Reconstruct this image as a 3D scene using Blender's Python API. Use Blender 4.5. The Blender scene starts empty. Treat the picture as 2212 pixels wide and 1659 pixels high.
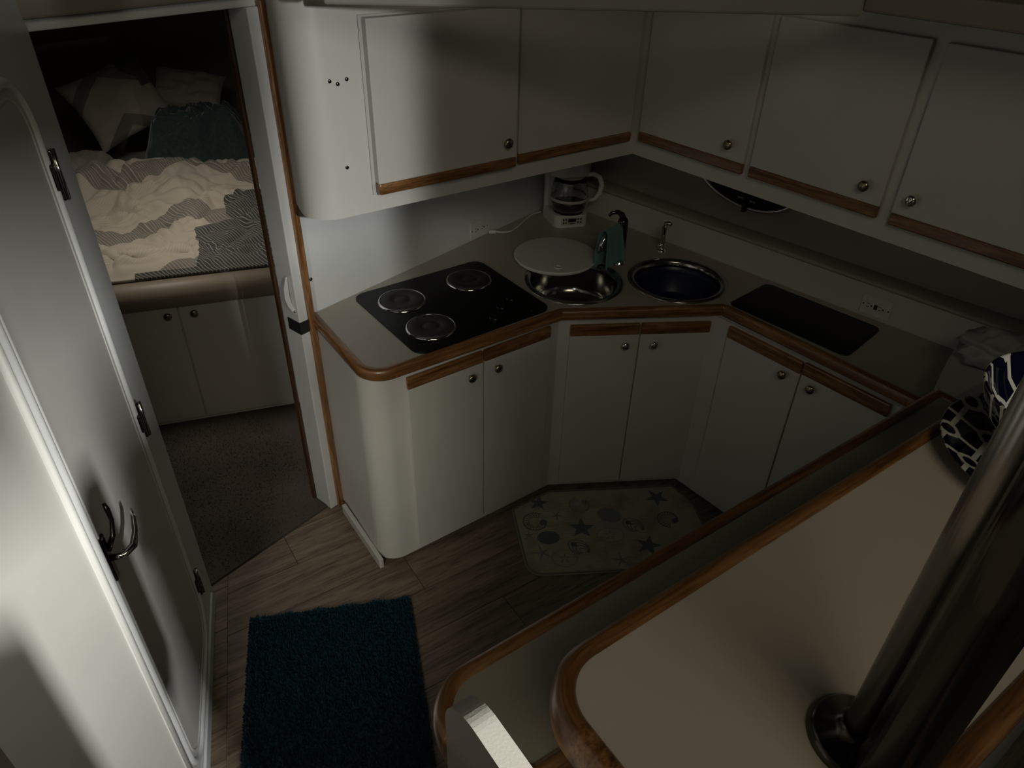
import bpy, bmesh, math, random
from math import sin, cos, pi, radians as rad, sqrt
from mathutils import Vector, Matrix, noise
from mathutils.geometry import tessellate_polygon

random.seed(7)
S = bpy.context.scene
COL = S.collection

# ------------------------------------------------------------------ camera
PITCH, ROLL, FPX = 0.61428509, 0.02781036, 1561.35
cam_data = bpy.data.cameras.new('camera')
cam = bpy.data.objects.new('camera', cam_data)
COL.objects.link(cam)
fw = Vector((0, cos(PITCH), -sin(PITCH)))
rx = Vector((1, 0, 0)); ry = Vector((0, sin(PITCH), cos(PITCH)))
xr = cos(ROLL) * rx + sin(ROLL) * ry
yr = -sin(ROLL) * rx + cos(ROLL) * ry
M = Matrix((xr, yr, -fw)).transposed().to_4x4()
M.translation = Vector((0, 0, 2.2))
cam.matrix_world = M
cam_data.sensor_fit = 'HORIZONTAL'
cam_data.sensor_width = 36.0
cam_data.lens = FPX / 2212 * 36.0
cam_data.clip_start = 0.02
S.camera = cam

# ------------------------------------------------------------------ light and exposure
S.view_settings.view_transform = 'Standard'
S.view_settings.look = 'None'
S.view_settings.gamma = 1.0
S.view_settings.use_curve_mapping = False
S.view_settings.exposure = 0.0
W = bpy.data.worlds.new('world'); S.world = W; W.use_nodes = True
W.node_tree.nodes['Background'].inputs[0].default_value = (0.75, 0.85, 1.0, 1)
W.node_tree.nodes['Background'].inputs[1].default_value = 0.004

def area(name, loc, target, sx, sy, energy, color, spread=180):
    l = bpy.data.lights.new(name, 'AREA'); l.shape = 'RECTANGLE'
    l.size = sx; l.size_y = sy; l.energy = energy; l.color = color; l.spread = rad(spread)
    o = bpy.data.objects.new(name, l); COL.objects.link(o)
    o.location = loc
    d = Vector(target) - Vector(loc)
    o.rotation_euler = d.to_track_quat('-Z', 'Y').to_euler()
    return o
# cool light through the saloon's side window, behind and to the right
area('window_light', (1.20, -0.86, 2.45), (-0.84, 1.12, 1.04), 0.036, 0.14, 13.0, (0.98, 1.0, 0.965), 62)
# dim light of the saloon behind the camera
area('saloon_light', (0.7, -1.2, 3.5), (0.2, 1.8, 0.9), 1.5, 0.9, 12.3, (1.0, 0.91, 0.68))
# light falling in through the companionway door astern
area('companionway_light', (-0.50, -1.70, 2.35), (-0.58, 1.95, 0.45), 0.3, 0.4, 1.25, (1.0, 0.98, 0.86), 30)
# small overhead hatch of the sleeping cabin
area('cabin_hatch_light', (-1.42, 2.80, 1.90), (-1.42, 3.02, 0.8), 0.35, 0.35, 2.9, (1.0, 0.92, 0.80), 122)

# ------------------------------------------------------------------ materials
def mat(name, col, rough=0.5, metal=0.0, spec=0.5, coat=0.0, sheen=0.0):
    m = bpy.data.materials.new(name); m.use_nodes = True
    b = m.node_tree.nodes['Principled BSDF']
    b.inputs['Base Color'].default_value = (*col, 1)
    b.inputs['Roughness'].default_value = rough
    b.inputs['Metallic'].default_value = metal
    b.inputs['Specular IOR Level'].default_value = spec
    b.inputs['Coat Weight'].default_value = coat
    b.inputs['Sheen Weight'].default_value = sheen
    return m
def nd(m, t, **k):
    n = m.node_tree.nodes.new(t)
    for a, v in k.items(): setattr(n, a, v)
    return n
def ln(m, a, b): m.node_tree.links.new(a, b)
def bs(m): return m.node_tree.nodes['Principled BSDF']
def math_(m, op, a, b=None, clamp=False):
    n = nd(m, 'ShaderNodeMath', operation=op, use_clamp=clamp)
    for i, v in enumerate((a, b)):
        if v is None: continue
        if isinstance(v, (int, float)): n.inputs[i].default_value = v
        else: ln(m, v, n.inputs[i])
    return n.outputs[0]
def mixc(m, f, a, b):
    n = nd(m, 'ShaderNodeMix', data_type='RGBA')
    if isinstance(f, (int, float)): n.inputs[0].default_value = f
    else: ln(m, f, n.inputs[0])
    for i, v in ((6, a), (7, b)):
        if isinstance(v, tuple): n.inputs[i].default_value = (*v, 1)
        else: ln(m, v, n.inputs[i])
    return n.outputs[2]
def ramp(m, f, stops):
    n = nd(m, 'ShaderNodeValToRGB'); e = n.color_ramp.elements
    while len(e) < len(stops): e.new(0.5)
    for i, (p, c) in enumerate(stops): e[i].position = p; e[i].color = (*c, 1)
    ln(m, f, n.inputs[0]); return n.outputs[0]
def bump(m, h, dist, strength=0.5):
    n = nd(m, 'ShaderNodeBump'); n.inputs['Distance'].default_value = dist; n.inputs['Strength'].default_value = strength
    ln(m, h, n.inputs['Height']); ln(m, n.outputs[0], bs(m).inputs['Normal'])

def painted(name, col, rough=0.35, var=0.04, tex=0.0):
    m = mat(name, col, rough)
    tc = nd(m, 'ShaderNodeTexCoord'); ns = nd(m, 'ShaderNodeTexNoise')
    ns.inputs['Scale'].default_value = 3.0; ns.inputs['Detail'].default_value = 6
    ln(m, tc.outputs['Object'], ns.inputs['Vector'])
    lo = tuple(c * (1 - var) for c in col); hi = tuple(min(1, c * (1 + var)) for c in col)
    ln(m, ramp(m, ns.outputs[0], [(0.35, lo), (0.65, hi)]), bs(m).inputs['Base Color'])
    n2 = nd(m, 'ShaderNodeTexNoise'); n2.inputs['Scale'].default_value = 420
    ln(m, tc.outputs['Object'], n2.inputs['Vector'])
    bump(m, n2.outputs[0], 0.0006, 0.25 if tex == 0 else tex)
    return m
def wood(name, dark, mid, light, rough=0.32, coat=0.4, scale=1.0):
    m = mat(name, mid, rough, coat=coat)
    bs(m).inputs['Coat Roughness'].default_value = 0.25
    tc = nd(m, 'ShaderNodeTexCoord'); oi = nd(m, 'ShaderNodeObjectInfo')
    mp = nd(m, 'ShaderNodeMapping'); mp.inputs['Scale'].default_value = (3.2 * scale, 46 * scale, 1)
    ad = nd(m, 'ShaderNodeVectorMath', operation='ADD')
    sc = nd(m, 'ShaderNodeVectorMath', operation='SCALE'); sc.inputs['Scale'].default_value = 40
    cmb = nd(m, 'ShaderNodeCombineXYZ')
    ln(m, oi.outputs['Random'], cmb.inputs[0]); ln(m, oi.outputs['Random'], cmb.inputs[1])
    ln(m, cmb.outputs[0], sc.inputs[0])
    ln(m, tc.outputs['UV'], mp.inputs['Vector'])
    ln(m, mp.outputs[0], ad.inputs[0]); ln(m, sc.outputs[0], ad.inputs[1])
    n1 = nd(m, 'ShaderNodeTexNoise'); n1.inputs['Scale'].default_value = 1.0; n1.inputs['Detail'].default_value = 7; n1.inputs['Distortion'].default_value = 0.9
    ln(m, ad.outputs[0], n1.inputs['Vector'])
    mp2 = nd(m, 'ShaderNodeMapping'); mp2.inputs['Scale'].default_value = (6, 5, 1)
    ln(m, ad.outputs[0], mp2.inputs['Vector'])
    n2 = nd(m, 'ShaderNodeTexNoise'); n2.inputs['Scale'].default_value = 1.0; n2.inputs['Detail'].default_value = 3
    ln(m, mp2.outputs[0], n2.inputs['Vector'])
    c = ramp(m, n1.outputs[0], [(0.30, dark), (0.5, mid), (0.72, light)])
    pores = ramp(m, n2.outputs[0], [(0.36, (0.45, 0.42, 0.4)), (0.5, (1, 1, 1))])
    mx = nd(m, 'ShaderNodeMix', data_type='RGBA', blend_type='MULTIPLY'); mx.inputs[0].default_value = 0.75
    ln(m, c, mx.inputs[6]); ln(m, pores, mx.inputs[7])
    ln(m, mx.outputs[2], bs(m).inputs['Base Color'])
    bump(m, n2.outputs[0], 0.0008, 0.35)
    return m

WHITE = painted('white_gelcoat', (0.56, 0.54, 0.50), 0.38)
WHITE2 = painted('white_laminate_door', (0.545, 0.525, 0.48), 0.42)
COOLW = painted('white_liner', (0.58, 0.58, 0.57), 0.33)
GREYW = painted('soft_grey_liner', (0.47, 0.455, 0.43), 0.45)
VAL = painted('valance_vinyl', (0.27, 0.255, 0.225), 0.5)
HEAD = painted('headliner_vinyl', (0.20, 0.175, 0.14), 0.7)
TAUPE = painted('taupe_laminate', (0.36, 0.325, 0.275), 0.34, 0.05)
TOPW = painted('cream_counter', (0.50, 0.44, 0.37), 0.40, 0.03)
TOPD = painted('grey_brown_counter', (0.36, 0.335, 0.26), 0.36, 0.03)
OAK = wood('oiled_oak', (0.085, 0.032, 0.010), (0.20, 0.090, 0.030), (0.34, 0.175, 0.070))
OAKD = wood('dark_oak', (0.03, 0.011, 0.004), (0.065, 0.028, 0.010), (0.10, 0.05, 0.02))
PLANK = wood('vinyl_plank', (0.105, 0.076, 0.050), (0.180, 0.135, 0.092), (0.26, 0.20, 0.145), 0.5, 0.0, 0.55)
BLACKG = mat('black_glass', (0.004, 0.004, 0.004), 0.30, spec=0.25)
IRON = painted('cast_iron', (0.018, 0.017, 0.015), 0.55, 0.15)
CHROME = mat('chrome', (0.72, 0.71, 0.70), 0.10, 1.0)
POLEM = mat('pole_steel', (0.52, 0.50, 0.47), 0.27, 1.0)
STEEL = mat('brushed_steel', (0.40, 0.39, 0.37), 0.15, 1.0)
DSTEEL = mat('dark_polished_steel', (0.10, 0.092, 0.083), 0.18, 1.0)
BRASS = mat('aged_brass', (0.34, 0.29, 0.19), 0.26, 1.0)
BLACK = mat('black_rubber', (0.012, 0.013, 0.012), 0.5)
CARPET = painted('brown_carpet', (0.075, 0.060, 0.047), 0.95, 0.25)
BOARD = painted('ivory_board', (0.33, 0.31, 0.27), 0.5)
PLASTW = mat('white_plastic', (0.62, 0.61, 0.58), 0.35)
OUTLETW = mat('outlet_plastic', (0.60, 0.59, 0.56), 0.35)
NAVY = mat('navy_plastic', (0.006, 0.012, 0.045), 0.35)
GLASS = mat('clear_glass', (0.9, 0.92, 0.92), 0.02)
bs(GLASS).inputs['Transmission Weight'].default_value = 1.0
BAG = mat('translucent_bag', (0.50, 0.50, 0.48), 0.4)
bs(BAG).inputs['Transmission Weight'].default_value = 0.35
BEIGEV = painted('beige_vinyl', (0.26, 0.215, 0.165), 0.5)

def cloth_mat(name, col, scale=900, rough=0.9, sheen=0.3):
    m = mat(name, col, rough, sheen=sheen)
    tc = nd(m, 'ShaderNodeTexCoord'); w = nd(m, 'ShaderNodeTexNoise'); w.inputs['Scale'].default_value = scale
    ln(m, tc.outputs['Object'], w.inputs['Vector'])
    lo = tuple(c * 0.75 for c in col); hi = tuple(c * 1.2 for c in col)
    ln(m, ramp(m, w.outputs[0], [(0.3, lo), (0.7, hi)]), bs(m).inputs['Base Color'])
    bump(m, w.outputs[0], 0.002, 0.4)
    return m
TEAL = cloth_mat('teal_terry', (0.10, 0.23, 0.20), 700)
TEALB = cloth_mat('teal_fleece', (0.035, 0.062, 0.060), 60)
RUG = cloth_mat('blue_shag', (0.001, 0.034, 0.060), 300, sheen=0.0)
SHEET = cloth_mat('cream_cotton', (0.44, 0.40, 0.335), 400)

def striped_fabric(patch=False):
    m = mat('striped_patchwork_cotton', (0.45, 0.4, 0.33), 0.9, sheen=0.2)
    tc = nd(m, 'ShaderNodeTexCoord'); sx = nd(m, 'ShaderNodeSeparateXYZ')
    ln(m, tc.outputs['UV'], sx.inputs[0]); u, v = sx.outputs[0], sx.outputs[1]
    # chevron coordinate: v + |frac(u)-0.5| steps
    tri = math_(m, 'ABSOLUTE', math_(m, 'SUBTRACT', math_(m, 'FRACT', math_(m, 'MULTIPLY', u, 1.55)), 0.5))
    ch = math_(m, 'FRACT', math_(m, 'ADD', math_(m, 'MULTIPLY', v, 2.1), math_(m, 'MULTIPLY', tri, 0.9)))
    grey = math_(m, 'LESS_THAN', ch, 0.26)
    cell = nd(m, 'ShaderNodeTexVoronoi', distance='CHEBYCHEV'); cell.inputs['Scale'].default_value = 2.3
    ln(m, tc.outputs['UV'], cell.inputs['Vector'])
    sc = nd(m, 'ShaderNodeSeparateColor'); ln(m, cell.outputs['Color'], sc.inputs[0])
    dark = math_(m, 'GREATER_THAN', sc.outputs[0], 0.90)
    if patch:
        inb = math_(m, 'MULTIPLY', math_(m, 'MULTIPLY', math_(m, 'GREATER_THAN', u, 0.36), math_(m, 'LESS_THAN', u, 0.70)), math_(m, 'LESS_THAN', v, 0.40))
        low = math_(m, 'MULTIPLY', math_(m, 'GREATER_THAN', u, 0.12), math_(m, 'LESS_THAN', v, 0.045))
        dark = math_(m, 'MAXIMUM', dark, math_(m, 'MAXIMUM', inb, low))
    st = math_(m, 'FRACT', math_(m, 'MULTIPLY', math_(m, 'ADD', u, v), 62))
    line = math_(m, 'LESS_THAN', st, 0.22)
    fine = math_(m, 'LESS_THAN', math_(m, 'FRACT', math_(m, 'MULTIPLY', math_(m, 'SUBTRACT', v, u), 105)), 0.4)
    cream, greyc, darkc = (0.47, 0.42, 0.345), (0.17, 0.15, 0.13), (0.045, 0.045, 0.04)
    base = mixc(m, math_(m, 'MULTIPLY', fine, 0.28), cream, (0.30, 0.27, 0.22))
    gs = mixc(m, line, greyc, (0.36, 0.33, 0.28)); ds = mixc(m, line, darkc, (0.27, 0.255, 0.22))
    c = mixc(m, grey, base, gs); c = mixc(m, dark, c, ds)
    ln(m, c, bs(m).inputs['Base Color'])
    return m
DUVET = striped_fabric(True); PILLOWF = striped_fabric()

def lattice(name, navy, cream):
    m = mat(name, navy, 0.12, coat=0.6)
    tc = nd(m, 'ShaderNodeTexCoord'); sx = nd(m, 'ShaderNodeSeparateXYZ')
    ln(m, tc.outputs['UV'], sx.inputs[0]); u, v = sx.outputs[0], sx.outputs[1]
    p = math_(m, 'ADD', u, v); q = math_(m, 'SUBTRACT', u, v)
    pr_, qr_ = math_(m, 'ROUND', p), math_(m, 'ROUND', q)
    a = math_(m, 'ABSOLUTE', math_(m, 'SUBTRACT', p, pr_)); b = math_(m, 'ABSOLUTE', math_(m, 'SUBTRACT', q, qr_))
    lines = math_(m, 'MAXIMUM', math_(m, 'LESS_THAN', a, 0.075), math_(m, 'LESS_THAN', b, 0.075))
    par = math_(m, 'ABSOLUTE', math_(m, 'MODULO', math_(m, 'ADD', pr_, qr_), 2.0))      # every other crossing carries a hexagon
    even = math_(m, 'LESS_THAN', par, 0.5)
    d = math_(m, 'MAXIMUM', math_(m, 'MAXIMUM', a, b), math_(m, 'MULTIPLY', math_(m, 'ADD', a, b), 0.72))
    ring_ = math_(m, 'MULTIPLY', even, math_(m, 'MULTIPLY', math_(m, 'LESS_THAN', d, 0.36), math_(m, 'GREATER_THAN', d, 0.22)))
    inner = math_(m, 'MULTIPLY', even, math_(m, 'LESS_THAN', d, 0.221))
    f = math_(m, 'MAXIMUM', math_(m, 'MULTIPLY', lines, math_(m, 'SUBTRACT', 1.0, inner)), ring_)
    ln(m, mixc(m, f, navy, cream), bs(m).inputs['Base Color'])
    return m
LATTICE = lattice('navy_lattice_glaze', (0.0015, 0.003, 0.013), (0.60, 0.575, 0.50))

def matmat():
    m = mat('woven_shell_mat', (0.2, 0.19, 0.15), 0.85)
    tc = nd(m, 'ShaderNodeTexCoord'); sx = nd(m, 'ShaderNodeSeparateXYZ')
    ln(m, tc.outputs['UV'], sx.inputs[0])
    rib = math_(m, 'SINE', math_(m, 'MULTIPLY', sx.outputs[1], 780))
    ns = nd(m, 'ShaderNodeTexNoise'); ns.inputs['Scale'].default_value = 9; ns.inputs['Detail'].default_value = 4
    ln(m, tc.outputs['UV'], ns.inputs['Vector'])
    c = ramp(m, ns.outputs[0], [(0.35, (0.30, 0.28, 0.21)), (0.52, (0.45, 0.41, 0.31)), (0.68, (0.37, 0.35, 0.32))])
    c2 = mixc(m, math_(m, 'MULTIPLY', math_(m, 'ADD', rib, 1.0), 0.14), c, (0.15, 0.135, 0.10))
    ln(m, c2, bs(m).inputs['Base Color']); bump(m, rib, 0.002, 0.5)
    return m
SHELLMAT = matmat()
INK = mat('blue_grey_print', (0.10, 0.125, 0.125), 0.85)
INK2 = mat('pale_blue_grey_print', (0.19, 0.20, 0.185), 0.85)

# ------------------------------------------------------------------ mesh helpers
class Fr:
    """frame on a vertical plane: s runs along, d out of the plane (towards the room), z up"""
    def __init__(self, o, deg, grain='s'):
        self.o = Vector((o[0], o[1], 0)); a = rad(deg)
        self.t = Vector((cos(a), sin(a), 0)); self.n = Vector((sin(a), -cos(a), 0)); self.deg = deg
    def __call__(self, s, d, z): return self.o + self.t * s + self.n * d + Vector((0, 0, z))
WORLD = Fr((0, 0), 0)

class MB:
    def __init__(self): self.v = []; self.f = []; self.uv = []
    def add(self, verts, faces, uvs=None):
        b = len(self.v); self.v += [Vector(p) for p in verts]
        for i, f in enumerate(faces):
            self.f.append([b + k for k in f])
            self.uv.append([uvs[k] for k in f] if uvs else [(verts[k][0], verts[k][1]) for k in f])
        return self
    def box(self, fr, s, d, z, grain='s'):
        loc = [(a, b, c) for c in z for b in d for a in s]
        P = [fr(*p) for p in loc]
        if grain == 's': uv = [(p[0], p[1] + p[2]) for p in loc]
        elif grain == 'z': uv = [(p[2], p[0] + p[1]) for p in loc]
        else: uv = [(p[1], p[0] + p[2]) for p in loc]
        # local frame (s, d outward, z) is left-handed, faces ordered accordingly
        F = [(0, 1, 3, 2), (4, 6, 7, 5), (0, 4, 5, 1), (2, 3, 7, 6), (0, 2, 6, 4), (1, 5, 7, 3)]
        return self.add(P, F, uv)
    def prism(self, poly, z0, z1, holes=(), uvrot=0.0):
        loops = [[Vector((p[0], p[1], 0)) for p in poly]] + [[Vector((p[0], p[1], 0)) for p in h] for h in holes]
        tri = tessellate_polygon(loops)
        flat = [p for l in loops for p in l]; n = len(flat)
        c, s = cos(uvrot), sin(uvrot)
        V = [(p.x, p.y, z0) for p in flat] + [(p.x, p.y, z1) for p in flat]
        UV = [(p.x * c + p.y * s, -p.x * s + p.y * c) for p in flat] * 2
        UV = UV[:n] + [(a, b) for a, b in UV[:n]]
        F = []
        for t in tri:
            a, b, d = t
            nz = (flat[b] - flat[a]).cross(flat[d] - flat[a]).z
            if nz < 0: a, b, d = a, d, b
            F.append((a + n, b + n, d + n)); F.append((a, d, b))
        k = 0
        for l in loops:
            m = len(l)
            for i in range(m):
                j = (i + 1) % m
                F.append((k + i, k + j, n + k + j, n + k + i))
            k += m
        return self.add(V, F, UV)
    def sweep(self, path, prof, closed=False, caps=True):
        """path: 3D points (mostly horizontal); prof: list of (out, up); out = left of travel"""
        P = [Vector(p) for p in path]; n = len(P); m = len(prof)
        V = []; UV = []; L = 0; pl = [0]
        for i in range(1, m + 1):
            a, b = prof[i - 1], prof[i % m]; pl.append(pl[-1] + math.hypot(a[0] - b[0], a[1] - b[1]))
        for i in range(n):
            if i: L += (P[i] - P[i - 1]).length
            if closed: a, b = P[i - 1], P[(i + 1) % n]
            else: a, b = P[max(i - 1, 0)], P[min(i + 1, n - 1)]
            t1 = (P[i] - a); t2 = (b - P[i])
            if t1.length < 1e-9: t1 = t2
            if t2.length < 1e-9: t2 = t1
            t1 = t1.normalized(); t2 = t2.normalized()
            n1 = Vector((-t1.y, t1.x, 0)).normalized(); n2 = Vector((-t2.y, t2.x, 0)).normalized()
            nn = (n1 + n2).normalized(); k = 1 / max(0.4, nn.dot(n1))
            for j, (o, u) in enumerate(prof):
                V.append(P[i] + nn * o * k + Vector((0, 0, u))); UV.append((L, pl[j]))
        F = []
        for i in range(n if closed else n - 1):
            i2 = (i + 1) % n
            for j in range(m):
                j2 = (j + 1) % m
                F.append((i * m + j, i2 * m + j, i2 * m + j2, i * m + j2))
        if caps and not closed:
            F.append(tuple(range(m))); F.append(tuple((n - 1) * m + j for j in range(m - 1, -1, -1)))
        return self.add(V, F, UV)
    def tube(self, pts, r, seg=12, caps=True):
        P = [Vector(p) for p in pts]; n = len(P); R = r if isinstance(r, (list, tuple)) else [r] * n
        V = []; UV = []; L = 0; up = None
        for i in range(n):
            t = (P[min(i + 1, n - 1)] - P[max(i - 1, 0)]).normalized()
            if up is None: up = t.orthogonal().normalized()
            up = (up - t * up.dot(t)).normalized(); w = t.cross(up)
            if i: L += (P[i] - P[i - 1]).length
            for j in range(seg):
                a = 2 * pi * j / seg
                V.append(P[i] + (up * cos(a) + w * sin(a)) * R[i]); UV.append((L, R[i] * a))
        F = [(i * seg + j, i * seg + (j + 1) % seg, (i + 1) * seg + (j + 1) % seg, (i + 1) * seg + j) for i in range(n - 1) for j in range(seg)]
        if caps: F += [tuple(range(seg - 1, -1, -1)), tuple((n - 1) * seg + j for j in range(seg))]
        return self.add(V, F, UV)
    def lathe(self, prof, c, seg=48, axis=None, uvs=None):
        """prof: (r, h) list from bottom/outside on; axis: unit Vector (default z)"""
        ax = Vector(axis) if axis is not None else Vector((0, 0, 1)); c = Vector(c)
        e1 = ax.orthogonal().normalized() if axis is not None else Vector((1, 0, 0)); e2 = ax.cross(e1)
        V = []; UV = []; L = 0
        for i, (r, h) in enumerate(prof):
            if i: L += math.hypot(r - prof[i - 1][0], h - prof[i - 1][1])
            for j in range(seg):
                a = 2 * pi * j / seg; d = e1 * cos(a) + e2 * sin(a)
                V.append(c + d * max(r, 1e-5) + ax * h)
                UV.append((d.dot(e1) * r, d.dot(e2) * r) if uvs == 'flat' else (a * uvs, L) if uvs else (a * 0.1, L))
        F = [(i * seg + j, i * seg + (j + 1) % seg, (i + 1) * seg + (j + 1) % seg, (i + 1) * seg + j) for i in range(len(prof) - 1) for j in range(seg)]
        if uvs and uvs != 'flat':
            b = len(self.v); self.v += V
            for f in F:
                self.f.append([b + k for k in f]); q = [list(UV[k]) for k in f]
                if f[1] % seg == 0: q[1][0] = 2 * pi * uvs; q[2][0] = 2 * pi * uvs
                self.uv.append([tuple(x) for x in q])
            return self
        return self.add(V, F, UV)
    def build(self, name, m, parent=None, bevel=0.0, smooth=False, loc=None, recalc=True, seg=2):
        me = bpy.data.meshes.new(name)
        if parent is not None: org = ROOTS[parent.name]
        elif loc is not None: org = Vector(loc)
        else:
            xs = [p.x for p in self.v]; ys = [p.y for p in self.v]; zs = [p.z for p in self.v]
            org = Vector(((min(xs) + max(xs)) / 2, (min(ys) + max(ys)) / 2, min(zs)))
        me.from_pydata([p - org for p in self.v], [], self.f)
        ul = me.uv_layers.new(name='UVMap')
        fl = [c for q in self.uv for uvp in q for c in (uvp[0], uvp[1])]
        ul.data.foreach_set('uv', fl)
        me.materials.append(m)
        if recalc:
            b = bmesh.new(); b.from_mesh(me); bmesh.ops.remove_doubles(b, verts=b.verts, dist=1e-6)
            bmesh.ops.recalc_face_normals(b, faces=b.faces); b.to_mesh(me); b.free()
        if smooth: me.polygons.foreach_set('use_smooth', [True] * len(me.polygons))
        o = bpy.data.objects.new(name, me); COL.objects.link(o)
        ROOTS[o.name] = org
        if parent is not None: o.parent = parent
        else: o.location = org
        if smooth and not bevel:
            pass
        if bevel:
            md = o.modifiers.new('bevel', 'BEVEL'); md.width = bevel; md.segments = seg; md.limit_method = 'ANGLE'; md.angle_limit = rad(40)
            md.harden_normals = False
        return o
ROOTS = {}
def smooth_angle(o, deg=35):
    me = o.data; me.polygons.foreach_set('use_smooth', [True] * len(me.polygons))
    me.set_sharp_from_angle(angle=rad(deg)); return o
def tag(o, label=None, cat=None, group=None, kind=None):
    if label: o['label'] = label
    if cat: o['category'] = cat
    if group: o['group'] = group
    if kind: o['kind'] = kind
    return o
def thing(name, loc, label, cat, group=None):
    o = bpy.data.objects.new(name, None); COL.objects.link(o); o.location = loc; o.empty_display_size = 0.05
    ROOTS[o.name] = Vector(loc); return tag(o, label, cat, group)
def struct(o): o['kind'] = 'structure'; return o
def sgroup(name, loc):
    o = bpy.data.objects.new(name, None); COL.objects.link(o); o.location = loc; o.empty_display_size = 0.05
    ROOTS[o.name] = Vector(loc); o['kind'] = 'structure'; return o

def fillet(pts, radii, seg=10, closed=True):
    out = []; n = len(pts)
    for i in range(n):
        r = radii[i] if isinstance(radii, (list, tuple)) else radii
        p = Vector(pts[i][:2])
        if r <= 0 or (not closed and i in (0, n - 1)): out.append((p.x, p.y)); continue
        a = (Vector(pts[i - 1][:2]) - p).normalized(); b = (Vector(pts[(i + 1) % n][:2]) - p).normalized()
        ang = a.angle(b); t = r / math.tan(ang / 2); c = p + (a + b).normalized() * (r / sin(ang / 2))
        p1 = p + a * t; p2 = p + b * t
        a1 = math.atan2(p1.y - c.y, p1.x - c.x); a2 = math.atan2(p2.y - c.y, p2.x - c.x)
        d = (a2 - a1 + pi) % (2 * pi) - pi
        for k in range(seg + 1):
            q = a1 + d * k / seg; out.append((c.x + r * cos(q), c.y + r * sin(q)))
    return out
def circle(c, r, n=48): return [(c[0] + r * cos(2 * pi * i / n), c[1] + r * sin(2 * pi * i / n)) for i in range(n)]
def z3(poly, z): return [(p[0], p[1], z) for p in poly]
def dirv(deg): return Vector((cos(rad(deg)), sin(rad(deg))))
def off(p, deg, s, d=0.0):
    t = dirv(deg); n = Vector((t.y, -t.x)); q = Vector(p) + t * s + n * d; return (q.x, q.y)

# ================================================================== setting
BH = Fr((-1.115, 1.735), 51.6)      # bulkhead between galley and sleeping cabin
HU = Fr((0.201, 3.397), -44.4)      # hull side wall behind the right-hand counter
LW = Fr((-1.068, 1.674), -72.0)     # wall with the head door, s grows towards the camera, n points out of the room
def lw(s, d, z): return LW(s, -d, z)
class Flip:
    def __init__(self, f): self.f = f
    def __call__(self, s, d, z): return self.f(s, -d, z)
LWR = Flip(LW)

# --- galley floor of vinyl planks, each a part of the floor
def clip(poly, a, b):   # keep left of a->b
    out = []; n = len(poly)
    def side(p): return (b[0] - a[0]) * (p[1] - a[1]) - (b[1] - a[1]) * (p[0] - a[0])
    for i in range(n):
        p, q = poly[i], poly[(i + 1) % n]; sp, sq = side(p), side(q)
        if sp >= 0: out.append(p)
        if sp * sq < 0:
            t = sp / (sp - sq); out.append((p[0] + (q[0] - p[0]) * t, p[1] + (q[1] - p[1]) * t))
    return out
floor_poly = [(-1.115, 1.735), (-0.97, -0.3), (1.9, -0.3), (2.0, 1.6), (0.201, 3.397)]
FL = MB().prism(floor_poly, -0.05, -0.006).build('floor', BLACK, loc=(0, 1.5, -0.05)); struct(FL)
hatch_a, hatch_b = (-1.035, 1.735), (-0.862, 1.216)
def lay(region, clips, deg, w, length, origin, stagger, gap=0.0012):
    t = dirv(deg); n = Vector((-t.y, t.x)); o = Vector(origin)
    for r in range(-14, 14):
        for c in range(-6, 7):
            s0 = c * length + stagger[r % len(stagger)]; r0 = r * w
            q = [o + t * (s0 + gap) + n * (r0 + gap), o + t * (s0 + length - gap) + n * (r0 + gap),
                 o + t * (s0 + length - gap) + n * (r0 + w - gap), o + t * (s0 + gap) + n * (r0 + w - gap)]
            poly = [(p.x, p.y) for p in q]
            m = len(region)
            for i in range(m):
                if poly: poly = clip(poly, region[i], region[(i + 1) % m])
            for a, b in clips:
                if poly: poly = clip(poly, a, b)
            if len(poly) < 3: continue
            ar = abs(sum(poly[i][0] * poly[(i + 1) % len(poly)][1] - poly[(i + 1) % len(poly)][0] * poly[i][1] for i in range(len(poly)))) / 2
            if ar < 0.0008: continue
            MB().prism(poly, -0.006, random.uniform(-0.0004, 0.0004), uvrot=rad(deg)).build('plank', PLANK, FL)
e = 0.0015
ha2 = (hatch_a[0] + e, hatch_a[1]); hb2 = (hatch_b[0] + e, hatch_b[1])
def ext(a, b, k): return (a[0] + (b[0] - a[0]) * k, a[1] + (b[1] - a[1]) * k)
lay(floor_poly, [(ext(ha2, hb2, -2), ext(ha2, hb2, 4))], 34.0, 0.183, 1.22, (-0.305, 1.769), [0.0, 0.41, 0.86, 0.23, 0.65])
lay(floor_poly, [(ext(hatch_a, hatch_b, 4), ext(hatch_a, hatch_b, -2))], 34.0, 0.183, 1.22, (-0.862, 1.216), [0.5, 0.2, 0.8])

# --- sleeping cabin floor (carpet), a few millimetres higher than the planks
cp = [BH(-0.35, -0.004, 0)[:2], BH(2.2, -0.004, 0)[:2], (-0.2, 5.6), (-3.9, 5.6), (-3.9, 1.8)]
CA = MB().prism([tuple(p) for p in cp], -0.02, 0.008).build('floor', CARPET); struct(CA)
pile = MB(); rnd = random.Random(3)
for i in range(9000):
    s = rnd.uniform(-0.03, 0.75); d = rnd.uniform(0.01, 1.15)
    p = BH(s, -d, 0.008); h = rnd.uniform(0.003, 0.007); a = rnd.uniform(0, 6.28); w = 0.0022
    dx, dy = cos(a) * w, sin(a) * w
    pile.add([(p.x - dx, p.y - dy, p.z), (p.x + dx, p.y + dy, p.z), (p.x + rnd.uniform(-.003, .003), p.y + rnd.uniform(-.003, .003), p.z + h)], [(0, 1, 2)])
tag(pile.build('carpet_pile', CARPET, CA, recalc=False), kind='stuff')

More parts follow.
